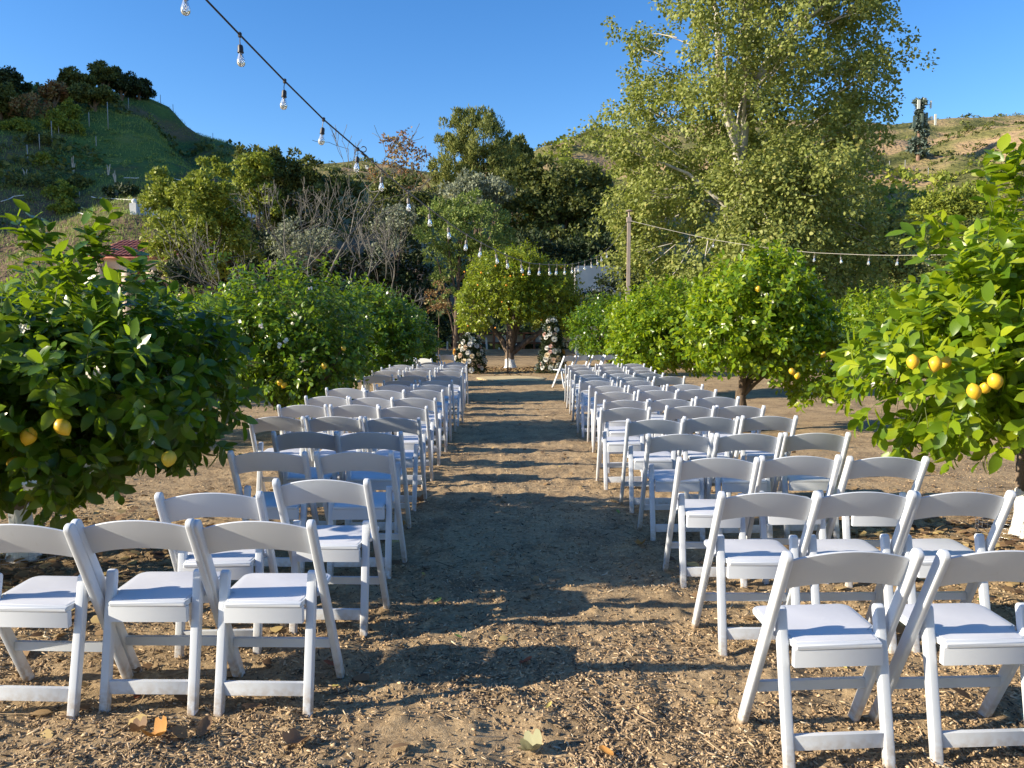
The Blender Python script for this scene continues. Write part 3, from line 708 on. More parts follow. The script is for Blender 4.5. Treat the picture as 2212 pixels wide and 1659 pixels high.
citrus('dense dark green lemon tree behind the blossoming one, skirt almost touching the dirt', (-3.05, 10.3),
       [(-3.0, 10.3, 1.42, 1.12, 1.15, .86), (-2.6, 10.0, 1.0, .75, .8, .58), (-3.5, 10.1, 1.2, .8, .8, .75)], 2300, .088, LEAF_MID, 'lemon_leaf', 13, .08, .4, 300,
       fruit=[(*PF(605, 826, 9.4), 1.1), (*PF(614, 832, 9.4), 1.1), (*PF(700, 790, 9.3), 1), (*PF(742, 752, 9.5), 1)], flowers=14, shoots=[(*P(455, 600, 10.0), .28, 7), (*P(700, 600, 10.1), .15, 6)], group=GRP)
citrus('bright leafy lemon tree whose forked bare trunk shows above the chair backs', (3.32, 11.0),
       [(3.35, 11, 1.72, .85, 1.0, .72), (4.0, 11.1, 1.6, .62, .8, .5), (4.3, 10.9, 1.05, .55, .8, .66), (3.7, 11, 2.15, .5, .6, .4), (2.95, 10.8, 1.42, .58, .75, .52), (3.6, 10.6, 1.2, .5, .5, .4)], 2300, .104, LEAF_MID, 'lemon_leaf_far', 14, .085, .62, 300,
       fruit=[(*PF(1711, 802, 10.0), 1.15), (*PF(1722, 810, 10.0), 1.15), (*PF(1778, 766, 10.2), 1.1), (*PF(1637, 623, 10.2), 1.2), (*PF(1690, 633, 10.4), 1.1)], flowers=4, shoots=[(*P(1640, 560, 11), .18, 8)], white=False, group=GRP)
citrus('rounded lemon tree with foliage to the ground just past the lamp pole', (3.2, 16.6),
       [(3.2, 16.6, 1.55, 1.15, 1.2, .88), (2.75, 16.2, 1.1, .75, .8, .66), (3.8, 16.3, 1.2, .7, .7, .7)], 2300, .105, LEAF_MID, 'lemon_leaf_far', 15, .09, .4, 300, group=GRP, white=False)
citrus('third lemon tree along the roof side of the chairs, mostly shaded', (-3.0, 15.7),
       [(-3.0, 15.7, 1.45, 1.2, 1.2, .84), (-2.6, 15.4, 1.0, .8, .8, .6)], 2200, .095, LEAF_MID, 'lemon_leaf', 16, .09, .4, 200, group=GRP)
citrus('small dark lemon tree beside the flower mound', (-3.1, 19.6),
       [(-3.0, 19.6, 1.25, 1.10, .95, .80), (-2.5, 19.5, .9, .7, .7, .55)], 1600, .10, LEAF_MID, 'lemon_leaf', 17, .09, .4, 0, group=GRP)
citrus('shaded citrus tree right behind the tall flower pillar', (3.0, 23.2),
       [(3.0, 23.2, 1.4, 1.35, 1.2, .95)], 1700, .10, LEAF_MID, 'lemon_leaf', 18, .1, .4, 0, group=GRP)
rg0 = np.random.default_rng(8)
orf = []
for k in range(15):
    u_, v_ = rg0.uniform(1000, 1215), rg0.uniform(560, 710); orf.append((*PF(u_, v_, 25.75 + abs(u_-1100)/180 + rg0.random()*.3), 1.0))
citrus('spreading orange tree at the altar with a forked whitewashed trunk and small oranges', (-.05, 27.2),
       [(-.35, 27.2, 2.95, 1.35, 1.4, 1.25), (-1.35, 27.0, 2.15, .62, .9, 1.05), (1.35, 27.4, 2.6, 1.05, 1.2, 1.15), (.3, 26.9, 3.5, .9, 1.0, .75), (.2, 26.5, 2.2, .7, .5, .7), (1.9, 27.5, 1.9, .6, .8, .8)], 3300, .115, LEAF_MID, 'orange_leaf', 19, .19, .60, 300,
       fruit=orf, fruit_mesh=ORANGE, group=GRP, name='orange_tree', nbranch=6, spur=(.15, .32))
for (x_, y_, lab, sd_) in [(8.9, 13.8, 'bright citrus tree of the next orchard row, seen past the forked trunk', 31), (9.1, 19.2, 'second citrus tree in the next row towards the sycamore', 32), (8.8, 25, 'farthest citrus tree of the row below the sycamore', 33),
                           (-8.6, 9.0, 'citrus tree of the neighbouring row below the tiled roof', 34), (-8.6, 20.4, 'citrus tree of the neighbouring row beneath the bare tree', 36), (-8.9, 14.6, 'citrus tree hidden mostly behind the blossoming lemon crown', 35), (-8.7, 3.4, 'citrus tree of the neighbouring row beside the camera', 37), (-8.4, 25.5, 'citrus tree closing the neighbouring row below the rusty tree', 40), (6.3, 26.5, 'low citrus tree between the lamp pole and the sycamore trunk', 38), (-9.4, 27.0, 'low citrus tree at the end of the neighbouring row, tiled roof side', 39)]:
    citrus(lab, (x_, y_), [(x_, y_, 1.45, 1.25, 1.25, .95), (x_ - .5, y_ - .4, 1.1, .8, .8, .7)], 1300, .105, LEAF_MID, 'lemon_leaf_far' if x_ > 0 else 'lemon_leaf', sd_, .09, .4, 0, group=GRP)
# ================================================================ string lights, pole
def bulb_holder_mesh():
    b_ = MB(); b_.lathe([(.0, -.018), (.011, -.018), (.014, -.010), (.014, .012), (.008, .018), (.0, .018)], 8)             # clip round the cord
    b_.tube([(0, 0, -.016), (.004, .002, -.05), (0, 0, -.075)], .0035, 5)
    b_.lathe([(.006, -.070), (.017, -.076), (.020, -.090), (.020, -.118), (.0225, -.120), (.0225, -.128), (.016, -.132)], 10)
    return b_
HOLD_D = bulb_holder_mesh().mesh('bulb_holder', M['cable'], True, 40); HOLD_G = bulb_holder_mesh().mesh('bulb_holder', M['cable_grey'], True, 40)
def bulb_mesh():
    b_ = MB(); b_.lathe([(.012, -.128), (.015, -.138), (.021, -.158), (.0285, -.180), (.0300, -.196), (.027, -.211), (.018, -.222), (.006, -.2265), (.0005, -.227)], 14)
    return b_.mesh('bulb', M['glass'], True)
BULB = bulb_mesh()
M['filament'] = mat('filament', (.75, .70, .6), .3)
fb = MB()
for a in range(4): fb.tube([(.004*math.cos(a*1.57), .004*math.sin(a*1.57), -.132), (.011*math.cos(a*1.57), .011*math.sin(a*1.57), -.165), (.004*math.cos(a*1.57+.8), .004*math.sin(a*1.57+.8), -.196)], .0016, 4)
FILA = fb.mesh('filament', M['filament'])
def string_lights(label, pts, bulbs, holder, cordmat, radius, scale=1.0):
    o0 = Vector(pts[0]); t = thing('string_lights', label, 'string lights', o0)
    b_ = MB(); b_.tube([Vector(p) - o0 for p in pts], radius, 5, False); link('cord', b_.mesh('cord', cordmat, True), t)
    for p in bulbs:
        h = link('bulb_holder', holder, t); h.location = Vector(p) - o0; h.scale = (scale*.88,)*3
        h.rotation_euler = (rnd.uniform(-.14, .14), rnd.uniform(-.14, .14), rnd.uniform(0, 6))
        b2 = link('bulb', BULB, h); link('filament', FILA, h)
    return t
SA = [(881,415),(926.5,450),(967,480),(1008.5,508),(1040,525),(1070,540),(1094.5,552),(1125,563),(1144,568.5),(1166,570.5),(1186,571.6),(1203.5,572),(1221,571.8),(1236.5,570.5),(1250.5,568),(1263.5,564),(1277,560),(1289,555),(1299,548),(1310,541)]
near = [(400,-48),(518,75),(615,175),(699,258),(773,322)]
def YA(i): return 5.0 + .61*i
pts1 = [P(265, -190, 3.9)] + [P(u, v, YA(k-1)) for k, (u, v) in enumerate(near)] + [P(787, 333, YA(3)+.1)]
bl1 = [P(u, v, YA(k-1)) for k, (u, v) in enumerate(near)]
s1 = string_lights('dark string of clear bulbs hanging against the sky, coming from overhead down to a hook', pts1, bl1, HOLD_D, M['cable'], .0065)
hb = MB(); hp = P(783, 330, YA(3)+.08) - Vector(pts1[0])
hb.tube([hp + Vector((.024*math.cos(a)+.01, 0, .03+.024*math.sin(a))) for a in np.linspace(-2.6, 2.4, 12)], .0045, 6); hb.tube([hp + Vector((-.01, 0, .0)), hp + Vector((.03, .02, -.025))], .011, 8)
link('hook', hb.mesh('hook', M['cable'], True), s1)
bl2 = [P(824, 367, YA(4))] + [P(u, v, YA(5+k)) for k, (u, v) in enumerate(SA)]
PT = P(1358, 476, 22.0)
pts2 = [P(787, 333, YA(3)+.1)] + bl2 + [P(1325, 526, YA(24)+1.2), P(1342, 503, 21.3), PT]
string_lights('long sagging string of clear bulbs above the aisle, from hook to lamp pole', pts2, bl2, HOLD_G, M['cable_grey'], .007)
SB = [(1706,541),(1760,546),(1816,548.5),(1878,551),(1941,551.7),(2008,551),(2080,549),(2160,546)]
YB = [17.3,16.7,16.1,15.5,14.9,14.3,13.7,13.1]
bl3 = [P(u, v, y) for (u, v), y in zip(SB, YB)]
pre = [P(1420, 491, 21.2), P(1490, 507, 20.2), P(1542, 518, 19.3), P(1605, 528, 18.5), P(1660, 536, 17.9)]
string_lights('pale string of bulbs stretched from the lamp pole across the sycamore', [PT] + pre + bl3 + [P(2400, 535, 11.8)], pre[1:] + bl3, HOLD_G, mat('cable_pale', (.36, .34, .30), .5), .0055)
M['pole_metal'] = noise_mat('pole_metal', [(.3, (.30, .235, .19)), (.7, (.40, .33, .27))], 3, 3, .55, .1, 20, .003)
pz = Tz(PT.x, 22.0); t = thing('lamp_pole', 'tall square tan metal pole with a small cap light holding the bulb strings', 'pole', (PT.x, 22.0, pz - .05))
def bevbox(name, size, c, m, bev=.006):
    bm = bmesh.new(); bmesh.ops.create_cube(bm, size=1, matrix=Matrix.Translation(c) @ Matrix.Diagonal((*size, 1)))
    bmesh.ops.bevel(bm, geom=list(bm.edges), offset=bev, segments=2, affect='EDGES'); return bm_mesh(bm, name, m)
zt = P(1358, 480, 22).z - pz + .05; zc = P(1355, 624, 22).z - pz + .05
link('pole', bevbox('pole', (.095, .095, zt - zc), (.01, 0, (zt + zc)/2), M['pole_metal']), t)
link('base_post', bevbox('base_post', (.115, .115, zc - .09), (0, 0, (zc - .09)/2), M['pole_metal']), t)
link('collar', bevbox('collar', (.15, .15, .09), (0, 0, zc - .045), M['pole_metal']), t)
link('cap', bevbox('cap', (.13, .13, .14), (.01, 0, zt + .07), M['pole_metal']), t)
lb = MB(); lb.lathe([(.03, 0), (.03, .15), (.09, .16), (.10, .18), (.0, .22)], 10, (.01, 0, zt + .14)); link('lamp', lb.mesh('lamp', M['pole_metal'], True, 30), t)

# ================================================================ microphone stand and rug
c = G(1097, 811.5); t = thing('microphone_stand', 'thin black microphone stand at the altar end of the aisle', 'microphone stand', (c.x, c.y, Tz(c.x, c.y)))
b_ = MB(); b_.tube([(0, 0, .06), (0, 0, .9)], .024, 8); b_.tube([(0, 0, .88), (0, 0, 1.50)], .019, 8); link('tube', b_.mesh('tube', M['black'], True), t)
b_ = MB(); b_.tube([(0, 0, .85), (0, 0, .93)], .02, 8); b_.tube([(0, 0, .06), (0, 0, .13)], .022, 8); link('collar', b_.mesh('collar', M['black'], True), t)
for a in (180, 0, -75):
    b_ = MB(); b_.tube([(0, 0, .085), (.42*math.cos(R(a))*.5, .42*math.sin(R(a))*.5, .075), (.42*math.cos(R(a)), .42*math.sin(R(a)), .02)], .010, 6); link('foot', b_.mesh('foot', M['black'], True), t)
b_ = MB(); b_.tube([(0, 0, 1.50), (0, -.03, 1.53), (0, -.10, 1.56)], .013, 8); b_.lathe([(0, -.03), (.02, -.02), (.026, 0), (.02, .02), (0, .028)], 10, (0, -.13, 1.57)); link('microphone', b_.mesh('microphone', M['black'], True), t)
M['jute'] = noise_mat('jute', [(.3, (.50, .38, .20)), (.7, (.66, .53, .31))], 30, 4, .9, .6, 80, .01)
b_ = MB(); N = 56; prof = [(.0, .028)] + [(.98*k/6, .028) for k in range(1, 7)] + [(1.0, .018), (1.0, .0)]
V = []; cr = G(1104, 818.5)
for r_, z_ in prof:
    for k in range(N):
        a = 2*math.pi*k/N; w_ = 1 + .012*math.sin(5*a) + .008*math.sin(11*a); x_, y_ = r_*1.0*w_*math.cos(a)*.98, r_*w_*math.sin(a)*1.0
        V.append((x_, y_, z_ + Tz(cr.x + x_, cr.y + y_) - Tz(cr.x, cr.y) + .006*math.sin(4*x_)))
F = [(i*N+k, i*N+(k+1) % N, (i+1)*N+(k+1) % N, (i+1)*N+k) for i in range(len(prof)-1) for k in range(N)]
b_.add(V, F); rug = link('rug', b_.mesh('rug', M['jute'], True, 40)); rug.location = (cr.x, cr.y, Tz(cr.x, cr.y)); tag(rug, 'round woven jute rug laid on the dirt before the altar', 'rug')

# ================================================================ flower arrangements
def petal_mesh(name, m, open_=1.0, seed=0):
    b_ = MB(); rg = np.random.default_rng(seed)
    for ring, (n, r0, ht, lean) in enumerate([(3, .008, .036, .05), (4, .015, .038, .35), (5, .024, .036, .75), (6, .030, .030, 1.15)]):
        for k in range(n):
            a = 2*math.pi*k/n + ring*.7; ca, sa = math.cos(a), math.sin(a); tx, ty = -sa, ca; wd = .020 + ring*.007
            le = lean*open_; V = []
            for i, (h, ww) in enumerate([(0, .4), (.5, 1.0), (1.0, .75)]):
                out = r0*.5 + ht*h*math.sin(le) + (h**2)*.008*ring; up = ht*h*math.cos(le)
                for s_ in (-1, 0, 1):
                    V.append((ca*(out - abs(s_)*.006) + tx*s_*wd*ww, sa*(out - abs(s_)*.006) + ty*s_*wd*ww, up + rg.normal(0, .001)))
            b_.add(V, [(0,1,4,3),(1,2,5,4),(3,4,7,6),(4,5,8,7)])
    return b_.mesh(name, m, True)
def petal_mat(n, c): return leaf_mat(n, [(0, tuple(q*.92 for q in c)), (1, c)], .22, c, .6, .2)
FL_M = {k: petal_mat('petal_'+k, c) for k, c in dict(white=(.80, .78, .72), cream=(.78, .66, .45), pink=(.74, .50, .42), peach=(.76, .58, .42), amber=(.60, .36, .08)).items()}
FLW = {k: [petal_mesh('rose', FL_M[k], 1.0, 1), petal_mesh('rose', FL_M[k], .8, 2)] for k in FL_M}
def Pz(x, v, Y): return P(0, v, Y).z
def flower_stack(label, cx, cy, outline, roses, seed, wid):
    """outline: (height, half width); roses: (u, v, colour) as they stand in the photograph"""
    rg = np.random.default_rng(seed); z0 = Tz(cx, cy); t = thing('flower_arrangement', label, 'flowers', (cx, cy, z0)); O = np.array([cx, cy, z0])
    hs_, ws_ = [a for a, _ in outline], [b for _, b in outline]
    n = 5200; h = rg.random(n)*hs_[-1]; wv = np.interp(h, hs_, ws_)*(.35 + .75*rg.random(n)**.5); a = rg.random(n)*6.283
    p = np.stack([np.cos(a)*wv, np.sin(a)*wv*.75, h + .03], 1) + rg.normal(0, .02, (n, 3)); p[:, 2] = np.maximum(p[:, 2], .02)
    d = unit(np.stack([np.cos(a), np.sin(a), rg.normal(.3, .6, n)], 1) + rg.normal(0, .4, (n, 3)))
    b_ = MB(); V, F = leaves(p, d, unit(rg.normal(0, 1, (n, 3)) + [0, 0, .8]), .05 + .05*rg.random(n), LEAF_MID, .8); b_.add(V, F)
    g_ = link('greenery', b_.mesh('greenery', M['dark_leaf']), t); g_['kind'] = 'stuff'
    n = 420; k_ = rg.integers(0, 26, n); cc = np.stack([rg.random(26)*6.283, rg.random(26)], 1)
    aa = cc[k_, 0] + rg.normal(0, .12, n); hh = cc[k_, 1]*hs_[-1]*.98 + rg.normal(0, .05, n); wv = np.interp(hh, hs_, ws_) + rg.random(n)*.10
    p = np.stack([np.cos(aa)*wv, np.sin(aa)*wv*.8 , np.maximum(hh, .05)], 1); d = unit(np.stack([np.cos(aa), np.sin(aa), .4 + 0*aa], 1) + rg.normal(0, .5, (n, 3)))
    b_ = MB(); V, F = leaves(p, d, unit(rg.normal(0, 1, (n, 3))), .055, LEAF_MID, 1.2); b_.add(V, F); e_ = link('eucalyptus_sprays', b_.mesh('eucalyptus_sprays', FLSP), t); e_['kind'] = 'stuff'
    for u, v, col in roses:
        z = P(u, v, cy - .3).z - z0; wv = np.interp(z, hs_, ws_)
        x = P(u, v, cy - wv*.6).x - cx; q = min(abs(x)/max(wv, .05), 1.0); y = -math.sqrt(max(1 - q*q, .05))*wv*.78 - .02
        o = link('rose', FLW[col][rg.integers(0, 2)], t); o.location = (x*(cy + y)/(cy - wv*.6), y, z)
        dv_ = Vector((x*1.2, y - .15, .12)).normalized(); o.rotation_euler = dv_.to_track_quat('Z', 'Y').to_euler(); s_ = rg.uniform(1.15, 1.5)*(.8 if col == 'pink' else 1); o.scale = (s_,)*3
    return t
FLSP = leaf_mat('spray_leaf', [(0, (.20, .27, .22)), (1, (.42, .48, .42))], .2, (.3, .4, .3), .6, .3)
def ZZ(pts, col):    # flower positions from the close-up of the altar
    return [(956.2 + .1302*x, 691.2 + .1302*y, col) for x, y in pts]
roses_l = ZZ([(415,250),(485,325),(340,368),(462,402),(560,430),(330,485),(425,540),(640,530),(670,672),(440,685),(480,835),(640,800),(215,635),(700,690)], 'white') + ZZ([(290,440),(595,570),(488,598),(360,690)], 'cream') + ZZ([(545,270),(620,458),(600,765)], 'pink') + ZZ([(380,460),(295,590),(590,290)], 'peach') + ZZ([(200,530)], 'amber')
roses_r = ZZ([(1885,165),(1780,230),(1720,290),(1850,320),(1730,470),(1860,520),(1925,512),(1715,655),(1790,790),(1920,750),(1760,15),(1830,5),(2050,425),(1660,790)], 'white') + ZZ([(1765,140),(1738,590),(1920,635)], 'cream') + ZZ([(1862,238),(1790,435),(1785,525),(1690,240),(1645,730)], 'pink') + ZZ([(1840,665)], 'peach') + ZZ([(2000,535)], 'amber')
cl = G(1014, 808); flower_stack('low rounded mound of white and blush roses on the side of the tiled roof', cl.x + .02, cl.y + .35, [(0, .42), (.35, .44), (.7, .36), (1.0, .28), (1.22, .10)], roses_l, 5, .5)
cr_ = G(1192, 808); flower_stack('tall tapering pillar of white, cream and pink roses on the side of the lamp pole', cr_.x + .02, cr_.y + .35, [(0, .44), (.3, .40), (.7, .31), (1.1, .27), (1.45, .18), (1.72, .06)], roses_r, 6, .5)

# ================================================================ timber booth at the orchard end
YW = 45.0
def tz(v): return P(1100, v, YW).z
M['redwood'] = noise_mat('redwood', [(.3, (.16, .065, .04)), (.7, (.30, .14, .09))], 5, 4, .8, .3, 25, .01, stretch=(1, 1, .3))
M['panel_tan'] = noise_mat('panel_tan', [(.3, (.34, .27, .18)), (.7, (.42, .34, .24))], 2, 4, .8, .1)
M['panel_grey'] = noise_mat('panel_grey', [(.3, (.36, .38, .38)), (.7, (.48, .50, .50))], 2, 4, .7, .1)
zb = Tz(0, YW); t = thing('timber_booth', 'long low redwood booth front with tan and grey panels behind the altar tree', 'booth', (0, YW, zb))
h0 = tz(757.6) - zb; ztop, zr = tz(722) , tz(741)
for u in (979, 1003, 1038, 1067, 1096, 1132, 1154, 1173, 1207, 1247, 1290):
    x_ = P(u, 740, YW).x; link('post', bevbox('post', (.13, .13, ztop - zb + .05), (x_, 0, (ztop - zb)/2), M['redwood'], .01), t)
us = (979, 1003, 1038, 1067, 1096, 1132, 1154, 1173, 1207, 1247, 1290)
for k in range(len(us)-1):
    a_, b2_ = P(us[k], 740, YW).x + .07, P(us[k+1], 740, YW).x - .07
    link('panel', bevbox('panel', (b2_ - a_, .03, ztop - zr - .12), ((a_+b2_)/2, 0, (ztop + zr)/2 - zb), M['panel_grey'] if k in (3, 6) else M['panel_tan'], .005), t)
xa, xb = P(975, 740, YW).x, P(1292, 740, YW).x
link('top_rail', bevbox('top_rail', (xb-xa, .16, .09), ((xa+xb)/2, -.01, ztop - zb + .06), M['redwood'], .01), t)
link('rail', bevbox('rail', (xb-xa, .10, .08), ((xa+xb)/2, -.025, zr - zb), M['redwood'], .01), t)
for u, vt, vb, Y, lab, ln in [(1052.5, 729, 757.5, 43.2, 'white stake leaning beside the low flower mound', .03), (1115, 742, 757.5, 43.4, 'short white stake just behind the orange tree trunk', 0), (1078.5, 751, 757.5, 43.2, 'shortest white stake in front of the grey panel', 0), (966.5, 738, 750, 43.6, 'white stake below the dark lemon tree', 0)]:
    p_ = G(u, vb); p_ = Vector((P(u, vb, Y).x, Y, Tz(P(u, vb, Y).x, Y))); hh = P(u, vt, Y).z - p_.z
    b_ = MB(); b_.tube([(0, 0, -.1), (-ln*2, 0, hh)], [.07, .05], 6); o = link('stake', b_.mesh('stake', M['white_paint']), None, p_); tag(o, lab, 'stake', 'white stakes at the end of the orchard')
# small sapling
p_ = Vector((P(1236, 757, 40).x, 40, Tz(P(1236, 757, 40).x, 40))); t = thing('sapling', 'small pale bare sapling past the flower pillar', 'tree', p_)
b_ = MB(); b_.tube([(0, 0, -.05), (-.03, 0, .4), (-.1, 0, .75)], [.05, .04, .03], 6)
link('trunk', b_.mesh('trunk', M['bark_pale']), t)
for q in ((.45, .8), (.3, .62), (-.5, .85), (.1, .95)):
    b_ = MB(); b_.tube([(-.02, 0, .35), (q[0]*.5, .05, q[1]*.7), (q[0], 0, q[1])], [.025, .018, .008], 5); link('branch', b_.mesh('branch', M['bark_pale']), t)

# ================================================================ wire guards round two trunks
def wire_guard(label, x, y, r_, h):
    t = thing('wire_guard', label, 'wire cage', (x, y, Tz(x, y) - .02)); b_ = MB(); n = 34
    for k in range(n):
        a = 2*math.pi*k/n; b_.tube([(r_*math.cos(a), r_*math.sin(a), 0), (r_*math.cos(a), r_*math.sin(a), h)], .0012, 3, False)
    for z in np.arange(.02, h + .001, .033): b_.tube([(r_*math.cos(a), r_*math.sin(a), z) for a in np.linspace(0, 2*math.pi, 33)], .0012, 3, False)
    o = link('mesh', b_.mesh('mesh', M['screw']), t); o.name = 'wire_mesh'; return t
wire_guard('round galvanised wire cage about the whitewashed trunk of the glossy lemon tree', 3.72, 5.5, .30, .34)
wire_guard('round galvanised wire cage below the blossoming lemon tree', -3.2, 4.95, .28, .30)

# ================================================================ fallen leaves
M['dry'] = {k: leaf_mat('dry_'+k, [(0, tuple(q*.8 for q in c)), (1, c)], .15, c, .7, .3) for k, c in dict(red=(.30, .09, .04), brown=(.26, .16, .09), orange=(.50, .24, .06), yellow=(.55, .46, .14), green=(.16, .26, .07), pale=(.36, .35, .20)).items()}
def dry_leaf(kind, seed, curl):
    rg = np.random.default_rng(seed); n = 20; V = [(0, 0, 0)]; 
    lob = kind in ('maple',)
    for ring in (.5, 1.0):
        for k in range(n):
            a = 2*math.pi*k/n; r_ = ring*(.40 + (.16*abs(math.cos(a*2.5)) if lob else .08*abs(math.sin(a)))); x, y = r_*math.cos(a)*(.95 if lob else .48), r_*math.sin(a)
            V.append((x, y, curl*(x*x*1.6 + .35*y*y) + rg.normal(0, .02)*ring))
    F3 = [(0, 1+k, 1+(k+1) % n) for k in range(n)]; F4 = [(1+k, 1+n+k, 1+n+(k+1) % n, 1+(k+1) % n) for k in range(n)]
    b_ = MB(); b_.add(V, F4); b_.F.append(np.array(F3)); return b_
DL = {(kd, s_): (kd, s_) for kd in ('maple', 'oval') for s_ in (0, 1)}
def fallen(u, v, kind, col, size, lab, seed):
    p = G(u, v); b_ = dry_leaf(kind, seed, random.Random(seed).uniform(.7, 1.7)); me = b_.mesh('fallen_leaf', M['dry'][col], True)
    o = link('fallen_leaf', me); rr = random.Random(seed); o.location = (p.x, p.y, Tz(p.x, p.y) + .012 + size*.06); o.scale = (size,)*3
    o.rotation_euler = (rr.uniform(-.35, .35), rr.uniform(-.35, .35), rr.uniform(0, 6)); tag(o, lab, 'leaf', 'dry leaves fallen on the dirt')
FALL = [
 (718, 1448, 'oval', 'red', .11, 'upright curled dark red leaf against the foot of the closest chair by the aisle'),
 (800, 1352, 'oval', 'brown', .11, 'curled brown leaf just past the rear foot of a chair at the aisle edge'),
 (728, 1492, 'oval', 'yellow', .07, 'small yellow-green leaf on the sunlit dirt near the closest chairs'),
 (1150, 1620, 'maple', 'pale', .12, 'large pale yellow leaf lying at the bottom middle of the dirt'),
 (345, 1605, 'maple', 'orange', .11, 'bright orange curled leaf on the dirt in front of the closest chairs'),
 (300, 1590, 'maple', 'brown', .09, 'pinkish brown crumpled leaf beside the bright orange one'),
 (440, 1578, 'oval', 'brown', .15, 'long brown leaf rolled up on the dirt below the closest chair'),
 (640, 1612, 'maple', 'brown', .13, 'broad crumpled brown leaf half standing in the foreground dirt'),
 (545, 1540, 'oval', 'brown', .11, 'brown leaf under the stretcher of the closest aisle chair'),
 (300, 1505, 'oval', 'red', .10, 'reddish brown leaf behind the feet of the second closest chair'),
 (1136, 1437, 'oval', 'red', .09, 'single rust red leaf in the long shadow across the aisle'),
 (1186, 1532, 'oval', 'yellow', .055, 'small pale green leaf at the sunlit edge of the long shadow'),
 (1310, 1630, 'oval', 'orange', .10, 'narrow orange-red leaf low in the sunlit dirt'),
 (990, 1385, 'oval', 'green', .05, 'tiny green leaf in the middle of the aisle shadow'),
 (1545, 1370, 'oval', 'orange', .05, 'small orange leaf between two chair legs on the pole side'),
 (1820, 1437, 'oval', 'yellow', .055, 'yellow-green leaf on the dirt under the closest pole side chair'),
 (1410, 1408, 'oval', 'brown', .06, 'brown leaf at the dim end of the long aisle shadow'),
 (945, 1305, 'oval', 'green', .075, 'flat blue-green leaf lying across a sun streak'),
 (915, 1250, 'oval', 'yellow', .05, 'yellow leaf catching the sun beside the roof side chairs'),
 (1003, 1213, 'oval', 'pale', .05, 'pale leaf on the dark middle of the aisle'),
 (1385, 1180, 'maple', 'orange', .10, 'large orange-brown leaf by a pole side chair foot'),
 (1365, 1225, 'oval', 'brown', .06, 'dull brown leaf just short of the large orange-brown one'),
 (1440, 1195, 'oval', 'red', .06, 'small rusty leaf next to a pole side chair leg'),
 (868, 1137, 'maple', 'orange', .09, 'orange curled leaf tucked by a roof side chair foot'),
 (905, 1085, 'maple', 'brown', .10, 'dry tan leaf beside the sixth roof side aisle chair'),
 (1010, 1117, 'oval', 'green', .045, 'tiny pale green leaf low in the aisle'),
 (1145, 1088, 'oval', 'green', .06, 'green leaf in the shaded middle of the aisle'),
 (1335, 1108, 'oval', 'green', .08, 'long green leaf near the pole side chair feet'),
 (1220, 988, 'oval', 'brown', .11, 'brown leaf in the shaded strip beyond the sun bands'),
 (1245, 1045, 'oval', 'brown', .06, 'little brown leaf on the sun band'),
 (1180, 905, 'oval', 'brown', .12, 'dark curled leaf far down the aisle'),
 (1345, 1135, 'oval', 'brown', .07, 'brown curled leaf between the pole side rows'),
 (920, 1232, 'oval', 'brown', .07, 'brown leaf lying in the shade beside a sun streak'),
 (180, 1405, 'oval', 'orange', .07, 'orange-brown leaf between the legs of the second closest chair'),
 (165, 1360, 'oval', 'brown', .09, 'brown leaf in the shade behind the closest chairs'),
 (2120, 1300, 'oval', 'green', .07, 'green leaf between the back legs of the third pole side chair'),
 (1300, 1260, 'oval', 'brown', .06, 'small brown leaf in the shaded centre of the aisle'),
 (1395, 1300, 'oval', 'brown', .05, 'dark leaf where the aisle shade meets the pole side sun'),
]
for k, (u, v, kd, col, s_, lab) in enumerate(FALL): fallen(u, v, kd, col, s_*.78, lab, 100 + k)
# litter under the trees
def litter(name, lab, cx, cy, rx, ry, n, m, size):
    x = cx + rng.normal(0, rx, n); y = cy + rng.normal(0, ry, n); z = near_z(x, y) + .012
    d, s_, u_ = rot_frames(n, .25); b_ = MB(); V, F = leaves(np.stack([x, y, z], 1), d, u_, size*(.6 + .7*rng.random(n)), LEAF_MID, 1.5); b_.add(V, F)
    tag(link(name, b_.mesh(name, m)), lab, kind='stuff')
M['litter'] = leaf_mat('litter', [(0, (.10, .06, .035)), (.4, (.24, .15, .08)), (.75, (.36, .24, .12)), (1, (.50, .38, .16))], .1, (.3, .2, .1), .8, .2)
litter('leaf_litter', 'dry brown leaves piled round the trunk of the orange tree', .0, 26.2, 1.5, .9, 2600, M['litter'], .10)
litter('leaf_litter', 'dull dry leaves below the glossy lemon tree', 3.5, 5.0, .9, .9, 1400, M['litter'], .075)
litter('leaf_litter', 'dull dry leaves below the blossoming lemon tree', -3.0, 4.6, .9, 1.0, 1400, M['litter'], .075)
litter('leaf_litter', 'dry leaves blown thinly over the whole orchard floor', 0, 12, 4.5, 6, 1100, M['litter'], .06)
